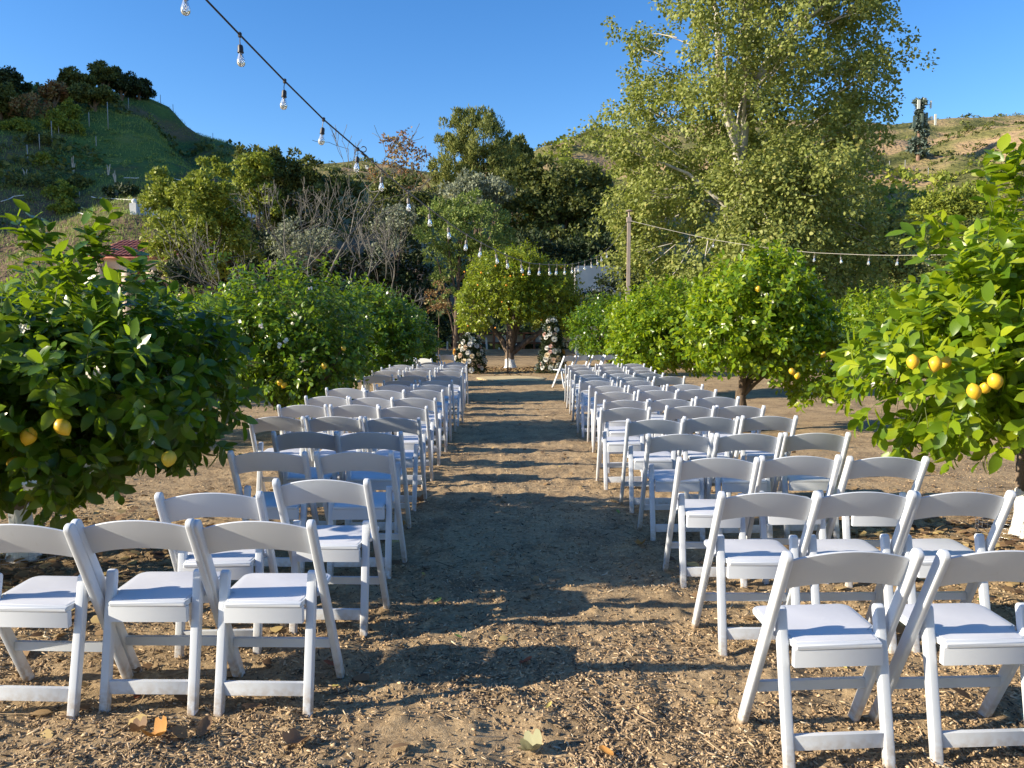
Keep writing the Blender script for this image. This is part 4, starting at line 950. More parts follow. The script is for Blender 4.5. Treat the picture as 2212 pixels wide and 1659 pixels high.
# ================================================================ trees and shrubs behind the orchard
def clumps(rg, lobes, n, size, nsub, cr=.30, upright=0.0, droop=0.0, rand=.55, flat=.8, shell=.55):
    """leaf positions, directions and normals for crowns made of many small leaf clumps"""
    vol = np.array([(l[3]*l[4]*l[5])**(2/3) for l in lobes]); vol /= vol.sum(); Pp, D, Nn = [], [], []
    for li, l in enumerate(lobes):
        c, r_ = np.array(l[:3]), np.array(l[3:6]); ns = max(6, int(nsub*vol[li])); nl = int(n*vol[li])
        sd_ = sphere_dirs(ns, rg, -.75); sc_ = c + sd_*r_*((shell + (1.05-shell)*rg.random(ns)**.6)*lumpy(sd_, li + 3, 2.0, .8, 1.2))[:, None]
        srad = float(np.mean(r_))*cr*(.6 + .8*rg.random(ns)); k = rg.integers(0, ns, nl)
        d = sphere_dirs(nl, rg, -.6); rad = srad[k]*(.45 + .6*rg.random(nl)**.5)
        p = sc_[k] + d*rad[:, None]*np.array([1, 1, flat + upright*.9])
        out = unit(d*.8 + sd_[k]*.5)
        Pp.append(p); D.append(unit(out*.6 + rg.normal(0, rand, (nl, 3)) + np.array([0, 0, upright - droop])))
        Nn.append(unit(out + np.array([0, 0, .35]) + rg.normal(0, rand*.8, (nl, 3))))
    return np.concatenate(Pp), np.concatenate(D), np.concatenate(Nn)
def bgtree(name, lab, Y, lobes_px, n, size, m, seed, nsub=60, trunk=None, cat='tree', group=None, tmat='bark', tr=.18, base=None, wid=1.0, tpl=None, depth=1.0, **kw):
    rg = np.random.default_rng(seed); k = Y/FPX; lobes = []
    for l in lobes_px:
        u, v, ru, rv = l[:4]; dy = l[4] if len(l) > 4 else rg.uniform(-.25, .25)*ru*k
        c = P(u, v, Y + dy); lobes.append((c.x, c.y, c.z, ru*k, ru*k*depth, rv*k))
    if base is None:
        bu = trunk if trunk is not None else sum(l[0] for l in lobes_px)/len(lobes_px); bx = P(bu, 700, Y).x; by = Y
    else: bx, by = base
    bz = Tz(bx, by); O = np.array([bx, by, bz]); t = thing(name, lab, cat, (bx, by, bz - .05), 0, group)
    O = np.array([bx, by, bz - .05])
    p, d, nn = clumps(rg, lobes, n, size, nsub, **kw); keep = p[:, 2] > T(p[:, 0], p[:, 1]) + .1; p, d, nn = p[keep], d[keep], nn[keep]
    b_ = MB(); V, F = leaves(p - O, d, nn, size*(.6 + .7*rg.random(len(p))), tpl or LEAF_FAR, wid); b_.add(V, F)
    cr_ = link('crown' if cat == 'tree' else 'foliage', b_.mesh('crown', M[m]), t); cr_['kind'] = 'stuff'
    b_ = MB(); top = max(l[2] for l in lobes) - bz; zc = np.array([np.mean([l[0] for l in lobes]) - bx, np.mean([l[1] for l in lobes]) - by, 0])
    pts = [np.array([0, 0, -.3]) + zc*q*q + np.array([rg.normal(0, .03*top*.1), rg.normal(0, .02), top*q*.85]) for q in np.linspace(0, 1, 7)]
    b_.tube(pts, np.linspace(tr, tr*.3, 7), 7, False); link('trunk', b_.mesh('trunk', M[tmat], True), t)
    if cat == 'tree':
        for l in lobes:
            e_ = np.array(l[:3]) - O; s_ = pts[1 + int(rg.integers(0, 4))]; s_ = s_ if s_[2] < e_[2] else pts[1]
            b2 = MB(); b2.tube([s_, (s_*.5 + e_*.5) + rg.normal(0, .15, 3), e_], [tr*.5, tr*.3, tr*.12], 5, False); link('branch', b2.mesh('branch', M[tmat], True), t)
    return t
# hills' own scrub first
def scrub(name, lab, n, region, m, rmin, rmax, cards, card, seed, fn=T, mask=None, flat=.7):
    rg = np.random.default_rng(seed); u0, u1, y0, y1 = region
    u = rg.uniform(u0, u1, n); y = y0 + (y1-y0)*rg.random(n)**.8; x = (u - CU)/FPX*y
    if mask is not None: k = mask(x, y, rg); x, y = x[k], y[k]
    n = len(x); z = T(x, y); r_ = rmin + (rmax - rmin)*rg.random(n)**2
    k = np.repeat(np.arange(n), cards); d = sphere_dirs(len(k), rg, -.1)
    p = np.stack([x, y, z], 1)[k] + d*(r_[k]*(.55 + .5*rg.random(len(k))))[:, None]*np.array([1, 1, flat])
    b_ = MB(); V, F = leaves(p, unit(d*.6 + rg.normal(0, .6, d.shape)), unit(d + [0, 0, .4] + rg.normal(0, .4, d.shape)), (card*r_[k])*(.6 + .7*rg.random(len(k))), LEAF_FAR, 1.5); b_.add(V, F)
    tag(link(name, b_.mesh(name, M[m])), lab, kind='stuff')
scrub('hillside_scrub', 'low dark shrubs scattered over the shaded hillside', 1700, (-400, 500, 46, 112), 'oak_leaf', .3, 1.4, 34, .45, 41, mask=lambda x, y, rg: fbm(x*.06, y*.06, 0, 3, 70) + .25*rg.random(len(x)) > .68)
scrub('hillside_weeds', 'tall yellow-green weeds covering the shaded hillside', 1800, (-400, 560, 50, 118), 'pale_leaf', .15, .5, 22, .6, 42, mask=lambda x, y, rg: fbm(x*.05, y*.05, 0, 3, 75) + .3*rg.random(len(x)) > .76, flat=.8)
scrub('hill_scrub', 'grey-green chaparral bushes dotted over the dry hill', 3000, (450, 2500, 90, 244), 'oak_leaf', .4, 2.0, 26, .5, 43, mask=lambda x, y, rg: fbm(x*.03, y*.03, 0, 3, 71) + .3*rg.random(len(x)) > .70, flat=.5)
scrub('hill_brush', 'fresh green brush filling the lower dry hill', 2600, (1000, 2600, 72, 190), 'bright_leaf', .6, 2.4, 28, .55, 44, mask=lambda x, y, rg: (fbm(x*.03, y*.03, 0, 3, 72) + .35*rg.random(len(x)) > .58 + .12*sst(120, 190, y)))
scrub('undergrowth', 'tangled dark undergrowth at the foot of the wooded slope', 1300, (380, 2400, 48.5, 62), 'dark_leaf', .5, 1.9, 40, .42, 45)
rgg = np.random.default_rng(46)
def grass(n, region, seed, m, hgt):
    rg = np.random.default_rng(seed); u0, u1, y0, y1 = region; u = rg.uniform(u0, u1, n); y = rg.uniform(y0, y1, n); x = (u-CU)/FPX*y
    k = fbm(x*.07, y*.07, 0, 3, 77) + .3*rg.random(n) > .6; x, y = x[k], y[k]; n = len(x); z = T(x, y) - .05
    d = unit(np.stack([rg.normal(.15, .35, n), rg.normal(0, .35, n), np.ones(n)], 1)); a = rg.random(n)*6.28
    b_ = MB(); V, F = leaves(np.stack([x, y, z], 1), d, np.stack([np.cos(a), np.sin(a), 0*a], 1), hgt*(.5 + rg.random(n)), LEAF_FAR, .22); b_.add(V, F); return b_
tag(link('grass', grass(90000, (-300, 620, 50, 127), 47, 0, .34).mesh('grass', M['pale_leaf'])), 'knee-high green grass on the shaded hillside', kind='stuff')

GB = 'trees of the wooded slope'
bgtree('leafy_tree', 'tall yellow-green leafy tree standing over the red tiled roof', 36, [(460,388,40,44),(432,440,62,52),(485,452,45,60),(405,505,72,55),(468,525,72,65),(375,560,50,35),(430,585,70,30)], 15000, .20, 'bright_leaf', 51, 150, trunk=428, tr=.16, group=GB, cr=.26)
bgtree('young_tree', 'small bright yellow-green young tree alone on the shaded hillside', 62, [(348,400,28,30),(335,425,32,26),(368,425,24,34),(350,450,34,20)], 3200, .30, 'bright_leaf', 52, 60, trunk=348, tr=.1, base=tuple(hit(348, 478, 46, 120))[:2], upright=.4, group=GB)
bgtree('leafy_tree', 'dense green tree with grey twigs between the yellow-green tree and the bare tree', 47, [(560,350,48,36),(600,372,52,50),(545,410,38,50),(640,420,60,62),(590,450,55,60),(670,380,52,40),(610,520,70,60),(700,430,55,60),(740,470,60,70)], 17000, .24, 'oak_leaf', 53, 190, trunk=620, tr=.2, group=GB, cr=.24)
bgtree('leafy_tree', 'bright green leafy tree half hidden at the edge of the white driveway wall', 45, [(548,362,34,30),(538,400,26,40),(575,440,30,40)], 4500, .22, 'bright_leaf', 54, 60, trunk=570, tr=.15, group=GB)
bgtree('rusty_tree', 'sparse tree with rust red leaves rising above the wooded slope', 56, [(870,330,48,45),(845,320,25,30),(895,345,35,40),(860,385,60,30),(880,420,60,35)], 1500, .26, 'rust_leaf', 55, 90, trunk=872, tr=.14, tmat='bark_grey', group=GB, cr=.3, shell=.2)
bgtree('leafy_tree', 'olive brown tree below the rust red one', 52, [(880,430,58,45),(850,470,60,50),(910,480,55,55),(820,440,40,40)], 7500, .25, 'oak_leaf', 56, 110, trunk=880, group=GB)
bgtree('conifer', 'tall soft grey-green conifer topping the skyline', 60, [(1000,275,34,34),(1045,268,34,28),(975,300,32,40),(1030,310,55,52),(985,355,48,50),(1055,350,50,60),(955,385,30,45),(1000,405,52,45),(1085,335,30,40),(1100,375,42,50),(1040,420,60,40)], 34000, .27, 'pine_leaf', 57, 260, trunk=1030, tr=.35, upright=.95, cr=.20, wid=.5, group=GB)
bgtree('conifer', 'darker pointed conifer on the shaded flank of the tall one', 64, [(1120,335,20,34),(1130,370,28,40),(1105,355,28,40)], 4500, .34, 'oak_leaf', 58, 70, trunk=1122, tr=.25, upright=.9, group=GB)
bgtree('oak_tree', 'broad oak, golden on its sunny flank and nearly black on the other', 47, [(1150,370,42,38),(1130,410,50,48),(1185,420,62,56),(1240,400,58,45),(1275,440,52,58),(1140,470,62,48),(1210,490,80,58),(1275,500,55,52)], 24000, .24, 'oak_leaf', 59, 260, trunk=1200, tr=.35, group=GB, cr=.24)
bgtree('silver_tree', 'silvery leafed tree top between the conifer and the oak', 45, [(1000,415,42,28),(1040,405,34,24),(1075,420,32,26),(1030,440,50,34)], 4200, .20, 'silver_leaf', 60, 80, trunk=1030, upright=.5, group=GB)
bgtree('feathery_tree', 'feathery fresh green tree behind the sagging bulbs', 37, [(965,470,52,36),(1015,455,48,38),(935,520,38,30),(990,515,56,44),(1055,500,48,48),(960,580,34,40),(1010,560,40,40),(1070,545,44,40),(955,635,26,38)], 15000, .17, 'pale_leaf', 61, 210, trunk=985, tr=.15, wid=.7, group=GB, cr=.24)
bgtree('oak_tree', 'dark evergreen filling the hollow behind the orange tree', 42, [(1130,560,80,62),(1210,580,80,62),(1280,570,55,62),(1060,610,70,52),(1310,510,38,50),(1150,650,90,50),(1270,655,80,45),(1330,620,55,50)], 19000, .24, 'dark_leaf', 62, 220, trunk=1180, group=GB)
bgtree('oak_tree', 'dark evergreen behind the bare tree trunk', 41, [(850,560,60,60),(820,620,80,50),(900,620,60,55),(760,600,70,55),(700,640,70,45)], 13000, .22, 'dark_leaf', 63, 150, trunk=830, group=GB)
bgtree('shrubby_tree', 'pale sage green shrubby tree right of the bare tree', 40, [(840,500,32,52),(815,570,30,40),(870,470,30,30),(655,520,60,42),(640,560,50,35)], 5500, .17, 'silver_leaf', 64, 100, trunk=830, group=GB)
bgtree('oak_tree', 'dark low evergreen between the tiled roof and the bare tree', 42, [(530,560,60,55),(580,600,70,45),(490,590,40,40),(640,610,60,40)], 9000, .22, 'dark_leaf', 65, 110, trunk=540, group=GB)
bgtree('dead_bush', 'rusty dried flower bush at the wood edge', 33, [(950,635,24,34),(945,665,26,22)], 700, .10, 'rust_leaf', 66, 26, trunk=948, cat='shrub', tr=.04, shell=.3)
bgtree('oak_tree', 'dark tree with tangled limbs under the flank of the sycamore', 36, [(1830,470,70,55),(1900,500,60,55),(1930,560,50,50),(1860,560,60,45),(1790,545,60,50)], 12000, .20, 'oak_leaf', 67, 170, trunk=1782, tr=.2, tmat='bark', group=GB)
bgtree('weeping_bush', 'lime green drooping bush behind the far lemon trees', 43, [(1868,640,40,30),(1830,655,40,24)], 3000, .2, 'bright_leaf', 68, 40, trunk=1868, cat='shrub', droop=.7, tr=.08)
bgtree('leafy_tree', 'wide green tree low on the sunny hill below the antenna tower', 72, [(2060,440,52,28),(2015,450,40,24),(2110,445,40,26),(2060,470,70,22)], 6500, .34, 'bright_leaf', 69, 110, trunk=2060, group=GB)
bgtree('oak_tree', 'olive green tree line behind the glossy lemon crown', 50, [(1990,560,70,55),(2070,540,70,60),(2150,540,80,70),(2240,550,80,80),(2000,620,80,45),(2120,620,90,50),(1930,630,60,45)], 14000, .25, 'oak_leaf', 70, 170, trunk=2080, group=GB)
bgtree('shrub', 'dull green shrub beside the booth posts, lamp pole side', 40, [(1290,715,45,30),(1340,705,40,38),(1400,700,50,40)], 3800, .16, 'oak_leaf', 71, 60, trunk=1320, cat='shrub', tr=.05)
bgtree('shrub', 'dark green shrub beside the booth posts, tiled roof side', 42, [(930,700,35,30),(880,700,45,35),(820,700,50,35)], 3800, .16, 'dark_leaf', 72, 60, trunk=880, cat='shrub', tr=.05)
bgtree('oak_tree', 'bushy tree under the sycamore crown just past the lamp pole', 39, [(1400,640,70,50),(1480,650,70,50),(1560,660,80,45),(1650,660,80,45),(1730,665,60,40)], 9000, .2, 'dark_leaf', 73, 120, trunk=1500, group=GB)
for k, (u, v, ru, rv, mm, lab, vb) in enumerate([
    (15,175,42,42,'dark_leaf','dark flat-topped oak at the very edge of the hill crest', 240), (2,215,45,38,'oak_leaf','green oak under the dark crest oak', 262),
    (225,158,32,28,'oak_leaf','tallest round-headed oak on the crest', 215), (165,175,38,28,'oak_leaf','brownish oak left of the tallest crest oak', 230), (262,178,46,26,'dark_leaf','dark spreading oak right of the tallest crest oak', 218),
    (300,192,38,18,'dark_leaf','wind-swept oak at the end of the crest clump', 216), (205,205,50,22,'oak_leaf','low oak before the crest clump', 240), (118,195,28,26,'rust_leaf','bare brownish tree on the crest', 235)]):
    h_ = hit(u, vb, 60, 125); bgtree('crest_oak', lab, h_.y, [(u, v, ru*.8, rv*.7), (u - ru*.45, v + rv*.25, ru*.5, rv*.5), (u + ru*.45, v + rv*.2, ru*.5, rv*.5), (u, v + rv*.55, ru*.6, rv*.35)], 6500 if mm != 'rust_leaf' else 2500, .36, mm, 80 + k, 60, trunk=u, tr=.35, base=(h_.x, h_.y), group='oaks on the hill crest')
for k, (u, v, ru, rv, mm, lab) in enumerate([
    (70,232,48,28,'rust_leaf','grey-brown leafless thicket below the crest'), (40,272,36,14,'bright_leaf','yellow-green bush at the frame edge under the thicket'), (118,262,26,22,'bright_leaf','yellow-green bush among the crest thicket'),
    (148,238,24,26,'bright_leaf','upper yellow-green bush near the crest oaks'), (150,275,30,16,'bright_leaf','yellow-green bush under the crest oaks'), (96,300,40,14,'oak_leaf','dark bush along the fence posts'),
    (130,412,36,20,'bright_leaf','rounded olive bush above the blossoming lemon tree'), (140,445,26,22,'bright_leaf','small olive bush right above the lemon shoots'), (275,412,46,14,'dark_leaf','dark prostrate bush beside the hillside pipe'),
    (170,395,36,12,'oak_leaf','grey-green bush on the terrace'), (70,392,52,14,'oak_leaf','wide low bush on the upper terrace'), (95,345,26,14,'bright_leaf','pale green bush half way down the hillside')]):
    h_ = hit(u, v + rv, 46, 125); bgtree('bush', lab, h_.y, [(u, v, ru*.7, rv*.8), (u - ru*.5, v + rv*.3, ru*.5, rv*.6), (u + ru*.5, v + rv*.3, ru*.5, rv*.6)], 1500, .3, mm, 100 + k, 40, trunk=u, cat='shrub', tr=.06, base=(h_.x, h_.y), group='bushes on the shaded hillside')

bgtree('shrub', 'dark leafy bush screening the arches of the tiled house', 34, [(335,620,34,30),(375,600,30,34),(405,615,34,30),(300,628,30,22)], 4200, .15, 'dark_leaf', 140, 60, trunk=360, cat='shrub', tr=.05)
# ---------------------------------------------------------------- branching skeletons
def grow(rg, p, d, L, r_, depth, out, tips, split=3, ang=.5, shrink=.72, up=.12, wob=.12, minr=.006):
    n = 4; pts = [np.array(p, float)]; d = np.array(d, float)
    for i in range(n):
        d = unit(d + rg.normal(0, wob, 3) + np.array([0, 0, up*.4])); pts.append(pts[-1] + d*L/n)
    out.append((pts, np.linspace(r_, max(r_*.6, minr), n+1)))
    if depth == 0: tips.append((pts[-1], d)); return
    for k in range(split + (rg.random() < .4)):
        q = unit(d + rg.normal(0, ang, 3) + np.array([0, 0, up])); j = n if k == 0 else int(rg.integers(2, n+1))
        grow(rg, pts[j], q, L*shrink*rg.uniform(.8, 1.15), max(r_*.6*(1 if k == 0 else .8), minr), depth-1, out, tips, split, ang, shrink, up, wob, minr)
def bare_tree(lab, Y, u, stems, seed, m, r0, depth=5, minr=.008):
    rg = np.random.default_rng(seed); x = P(u, 600, Y).x; z = Tz(x, Y); t = thing('bare_tree', lab, 'tree', (x, Y, z - .1)); out, tips = [], []
    for s_ in stems:
        st = len(out); grow(rg, (0, 0, 0), unit(np.array(s_[:3], float)), s_[3], r0*s_[4], depth, out, tips, 2, .40, .76, .08, .10, minr)
    big = MB(); sm = MB()
    for pts, rr in out: (big if rr[0] > r0*.35 else sm).tube(pts, rr, 6 if rr[0] > r0*.35 else 3, False)
    link('trunk', big.mesh('trunk', M[m], True), t); q = link('twigs', sm.mesh('twigs', M[m]), t); q['kind'] = 'stuff'; return t
bare_tree('large leafless grey tree with a spreading tangle of branches', 34, 722, [(-.12,0,1,3.3,1),(-.45,0,1,2.7,.8),(.42,0,1,2.5,.85),(-.9,.1,.7,2.3,.6),(.95,-.1,.65,2.4,.65)], 91, 'bark_grey', .13, 6, .011)
bare_tree('thin leafless tree top poking above the green trees', 48, 690, [(0,0,1,4.0,1),(-.15,0,1,3.6,.8)], 92, 'bark_grey', .12, 4, .012)
bare_tree('small leafless tree between the white wall and the bare giant', 36, 600, [(0,0,1,1.8,1),(-.4,0,1,1.7,.9),(.3,0,1,1.7,.8)], 93, 'bark_grey', .07, 4, .008)

# ---------------------------------------------------------------- the sycamore
SYL = [(-260, 1560), (-160, 1450), (-60, 1375), (0, 1352), (40, 1345), (60, 1306), (130, 1300), (170, 1400), (185, 1320), (215, 1302), (232, 1400), (262, 1300), (300, 1296), (350, 1325), (400, 1345), (450, 1330), (500, 1325), (570, 1325), (610, 1390), (660, 1470), (700, 1500)]
SYR = [(-260, 1680), (-160, 1800), (-60, 1880), (0, 1915), (60, 1905), (130, 1908), (160, 1930), (210, 1928), (240, 1890), (290, 1895), (330, 1860), (400, 1865), (450, 1890), (500, 1915), (560, 1945), (620, 1935), (700, 1850)]
def sycamore():
    Y0 = 28.0; rg = np.random.default_rng(77); k = Y0/FPX; bx = P(1602, 600, Y0).x; bz = Tz(bx, Y0); O = np.array([bx, Y0, bz - .1])
    t = thing('sycamore', 'huge sycamore with pale mottled limbs and loose yellow-green foliage towering over the orchard', 'tree', tuple(O))
    trunk = [P(1604, v, Y0 + q) - Vector(O) for v, q in ((690, 0), (600, .1), (500, .0), (420, -.1), (330, -.2), (250, -.2), (150, -.1), (40, 0), (-80, .1), (-200, .1))]
    xs_ = [0, 4, 2, -2, -6, 2, 10, 6, 14, 20]
    trunk = [Vector((0, 0, -.2))] + [q + Vector((a*k, 0, 0)) for q, a in zip(trunk, xs_)]
    b_ = MB(); b_.tube(trunk, [.5, .42, .36, .32, .28, .25, .21, .17, .13, .09, .05], 10, False); link('trunk', b_.mesh('trunk', M['bark_pale'], True), t)
    tr2 = [trunk[5], trunk[5] + Vector((-.5, -.3, 1.2)), trunk[5] + Vector((-.9, -.5, 2.6)), trunk[5] + Vector((-1.0, -.4, 4.6)), trunk[5] + Vector((-1.6, -.2, 6.6))]
    b_ = MB(); b_.tube(tr2, [.20, .17, .14, .10, .05], 8, False); link('branch', b_.mesh('branch', M['bark_pale'], True), t)
    ends = []
    i = 0
    while len(ends) < 370 and i < 5000:
        i += 1; v = rg.uniform(-250, 690); L_, R_ = np.interp(v, *zip(*SYL)), np.interp(v, *zip(*SYR)); q = rg.random(); u = L_ + 24 + (R_ - L_ - 48)*q
        half = max((R_ - L_)/2*k, .3); e_ = abs(2*q - 1); dep = half*.85*math.sqrt(max(1 - e_*e_, .05)); y = rg.uniform(-1, 1)*dep
        if abs(y) < dep*.35 and e_ < .5 and rg.random() < .5: continue
        if u > 1700 and v < 290 and rg.random() < .35: continue
        if 1575 < u < 1650 and 190 < v < 380 and y < 0 and rg.random() < .75: continue
        c = P(u, v, Y0 + y); c = np.array(P(u, v, Y0))*0 + np.array([P(u, v, Y0).x, Y0 + y, P(u, v, Y0).z])
        if fbm(c[0]*.42, c[1]*.42, c[2]*.42, 2, 5) < .45: continue
        if any(np.sum((c - e)**2) < .42 for e in ends): continue
        ends.append(c)
    for q in range(46):
        v = rg.uniform(340, 640); u = rg.uniform(1520, 1700); y = rg.uniform(-3.6, -1.4); ends.append(np.array([P(u, v, Y0).x, Y0 + y, P(u, v, Y0).z]))
    # limbs: from the trunk to grouped ends
    brs = []
    for j, e in enumerate(ends):
        e_ = e - O; h = max(4.2 + 2.2*rg.random(), min(trunk[-1][2]*.95, e_[2] - .75*math.hypot(e_[0], e_[1]) - .3)); 
        zt_ = [q[2] for q in trunk]; s_ = np.array([np.interp(h, zt_, [q[0] for q in trunk]), np.interp(h, zt_, [q[1] for q in trunk]), h])
        Ld = np.linalg.norm(e_ - s_); r_ = .010 + .006*Ld; mid = s_*.5 + e_*.5 + np.array([0, 0, .10*Ld]) + rg.normal(0, .05*Ld, 3)
        brs.append(([s_, s_*.7 + mid*.3 + rg.normal(0, .08, 3), mid, mid*.4 + e_*.6 + rg.normal(0, .1, 3), e_], [r_*1.9, r_*1.6, r_, r_*.7, .012]))
    rg.shuffle(brs); main = [q for q in brs if 3.5 < q[0][0][2] and 2.0 < np.linalg.norm(q[0][-1] - q[0][0]) < 6.5 and q[0][-1][2] > q[0][0][2] + .8][:17]
    for pts, rr in main: b_ = MB(); b_.tube(pts, [a*1.7 for a in rr], 7, False); link('branch', b_.mesh('branch', M['bark_pale'], True), t)
    b_ = MB(); 
    for pts, rr in brs: b_.tube([pts[2]*.35 + pts[3]*.65, pts[3]*.4 + pts[4]*.6, pts[4]], [.022, .016, .008], 4, False)
    q = link('branches', b_.mesh('branches', M['bark_pale'], True), t); q['kind'] = 'stuff'; q.name = 'limbs'
    Pp, D, Nn = [], [], []
    for e in ends:
        out = unit(e - np.array([bx, Y0, e[2] - 1.0])); ns = 7
        sc_ = e + rg.normal(0, .55, (ns, 3))*np.array([1, 1, .7]); n = 370; kk = rg.integers(0, ns, n); d = sphere_dirs(n, rg, -.9)
        p = sc_[kk] + d*(.33*rg.random(n)**.5)[:, None]*np.array([1, 1, 1.25]) + np.array([0, 0, -.08])
        Pp.append(p); D.append(unit(d*.5 + out*.3 + rg.normal(0, .5, (n, 3)) + [0, 0, -.45])); Nn.append(unit(d*.6 + out*.4 + [0, 0, .4] + rg.normal(0, .5, (n, 3))))
    p, d, nn = np.concatenate(Pp), np.concatenate(D), np.concatenate(Nn); keep = p[:, 2] > bz + .6; p, d, nn = p[keep], d[keep], nn[keep]
    b_ = MB(); V, F = leaves(p - O, d, nn, .122*(.6 + .7*rg.random(len(p))), LEAF_MID, 1.5); b_.add(V, F); q = link('crown', b_.mesh('crown', M['sycamore_leaf']), t); q['kind'] = 'stuff'
sycamore()
# unseen trees added behind the camera to cut sky fill on the chairs
def sky_blocker(lab, x, y, h, r_, seed):
    rg = np.random.default_rng(seed); z = Tz(x, y); t = thing('shade_tree', lab, 'tree', (x, y, z)); lobes = [(x, y, h*.62, r_, r_, h*.36), (x - r_*.5, y, h*.4, r_*.7, r_*.7, h*.25), (x + r_*.5, y, h*.45, r_*.7, r_*.7, h*.25)]
    p, d, nn = clumps(rg, lobes, 7000, .3, 120); b_ = MB(); V, F = leaves(p - np.array([x, y, z]), d, nn, .34, LEAF_FAR, 1.3); b_.add(V, F); link('crown', b_.mesh('crown', M['oak_leaf']), t)['kind'] = 'stuff'
    b_ = MB(); b_.tube([(0, 0, -.2), (.1, 0, h*.3), (0, 0, h*.6)], [.3, .24, .12], 8, False); link('trunk', b_.mesh('trunk', M['bark'], True), t)
sky_blocker('tall shade tree standing behind the rows, past the last chairs', 1.5, -13, 9, 4.2, 201)
sky_blocker('shade tree behind the camera near the orchard gate', 9.5, -11, 8, 4.0, 202)
sky_blocker('broad shade tree behind the camera, roof side', -6.5, -17, 9, 4.4, 203)
# ================================================================ tiled house
M['stucco'] = noise_mat('stucco', [(.3, (.50, .40, .32)), (.7, (.60, .50, .41))], 1.5, 5, .9, .3, 30, .01)
M['whitewall'] = noise_mat('whitewall', [(.3, (.55, .54, .52)), (.7, (.72, .71, .69))], .8, 5, .9, .2, 20, .01)
M['tile'] = noise_mat('tile', [(.3, (.26, .09, .07)), (.7, (.42, .17, .12))], 2.0, 5, .8, .3, 20, .01)
M['dark_glass'] = mat('dark_glass', (.02, .02, .022), .2)
def house():
    Yh = 38.5; x0, x1 = P(205, 600, Yh).x, P(428, 600, Yh).x; zb = Tz((x0+x1)/2, Yh); ze = P(300, 557, Yh).z - zb; t = thing('tiled_house', 'pinkish stucco house with a red barrel tile roof and arched openings among the trees', 'house', (x0, Yh, zb)); Wd = x1 - x0
    zc = P(300, 592, Yh).z - zb
    # arcade wall: openings with round heads
    b_ = MB(); ops = [(.9 + k*1.35, .42) for k in range(int((Wd-.8)/1.35))]; spring = zc - .15; th = .25
    xs_ = [0.0]
    for c, r_ in ops: xs_ += [c - r_ + 2*r_*q/8 for q in range(9)]
    xs_.append(Wd); V, F = [], []
    def lowz(x):
        for c, r_ in ops:
            if c - r_ - 1e-6 <= x <= c + r_ + 1e-6: return spring + math.sqrt(max(r_*r_ - (x-c)**2, 0))
        return None
    for a, b2 in zip(xs_[:-1], xs_[1:]):
        mid = (a+b2)/2; inside = any(c - r_ < mid < c + r_ for c, r_ in ops)
        la, lb_ = (lowz(a), lowz(b2)) if inside else (-.3, -.3); n = len(V)
        V += [(a,0,la),(b2,0,lb_),(b2,0,ze),(a,0,ze),(a,th,la),(b2,th,lb_),(b2,th,ze),(a,th,ze)]; F += [(n,n+1,n+2,n+3),(n+5,n+4,n+7,n+6),(n,n+4,n+5,n+1)]
        if not inside: F += [(n,n+3,n+7,n+4),(n+1,n+5,n+6,n+2)]
    b_.add(V, F); link('front_wall', b_.mesh('front_wall', M['stucco']), t)
    b_ = MB(); b_.box((Wd/2, 1.6, ze/2 - .1), (Wd, .2, ze + .2)); b_.box((.1, .92, ze/2 - .1), (.2, 1.3, ze + .2)); b_.box((Wd-.1, .92, ze/2 - .1), (.2, 1.3, ze + .2)); b_.box((Wd/2, 4.2, ze/2 - .1), (Wd, .2, ze+.2)); link('wall', b_.mesh('wall', M['stucco']), t)
    for c, r_ in ops[::2]: link('window', bevbox('window', (.6, .05, .9), (c, 1.47, zc - .8), M['dark_glass'], .01), t)
    zr = P(300, 527, Yh + 2.3).z - zb; dy0, dy1 = -.35, 2.3; ang = math.atan2(zr - ze, dy1 - dy0); Lr = math.hypot(zr - ze, dy1 - dy0)
    b_ = MB(); b_.box((Wd/2, (dy0+dy1)/2, (ze+zr)/2 - .02), (Wd + .4, Lr, .08), Matrix.Rotation(ang, 3, 'X')); b_.box((Wd/2, 2*dy1 - (dy0+dy1)/2, (ze+zr)/2 - .02), (Wd + .4, Lr, .08), Matrix.Rotation(-ang, 3, 'X'))
    rf = link('roof', b_.mesh('roof', M['tile']), t)
    b_ = MB(); n = 7; V = []; 
    for yy, rr in ((0, .105), (.62, .09)):
        for k in range(n): a = math.pi*k/(n-1); V.append((rr*math.cos(a), yy, rr*.8*math.sin(a)))
    b_.add(V, [(k, k+1, n+k+1, n+k) for k in range(n-1)]); tm = b_.mesh('roof_tile', M['tile'], True); rows = int(Lr/.56) + 1; cols = min(int(Wd/.24), 46); pr = random.Random(4)
    for r_ in range(rows):
        for c in range(cols):
            q = (r_*.55)/Lr; o = link('roof_tile', tm, rf); o.location = (.12 + c*(Wd/cols), dy0 + (dy1-dy0)*q, ze + (zr-ze)*q + .045 + pr.uniform(-.006, .006)); o.rotation_euler = (ang - .03, 0, pr.uniform(-.03, .03))
house()
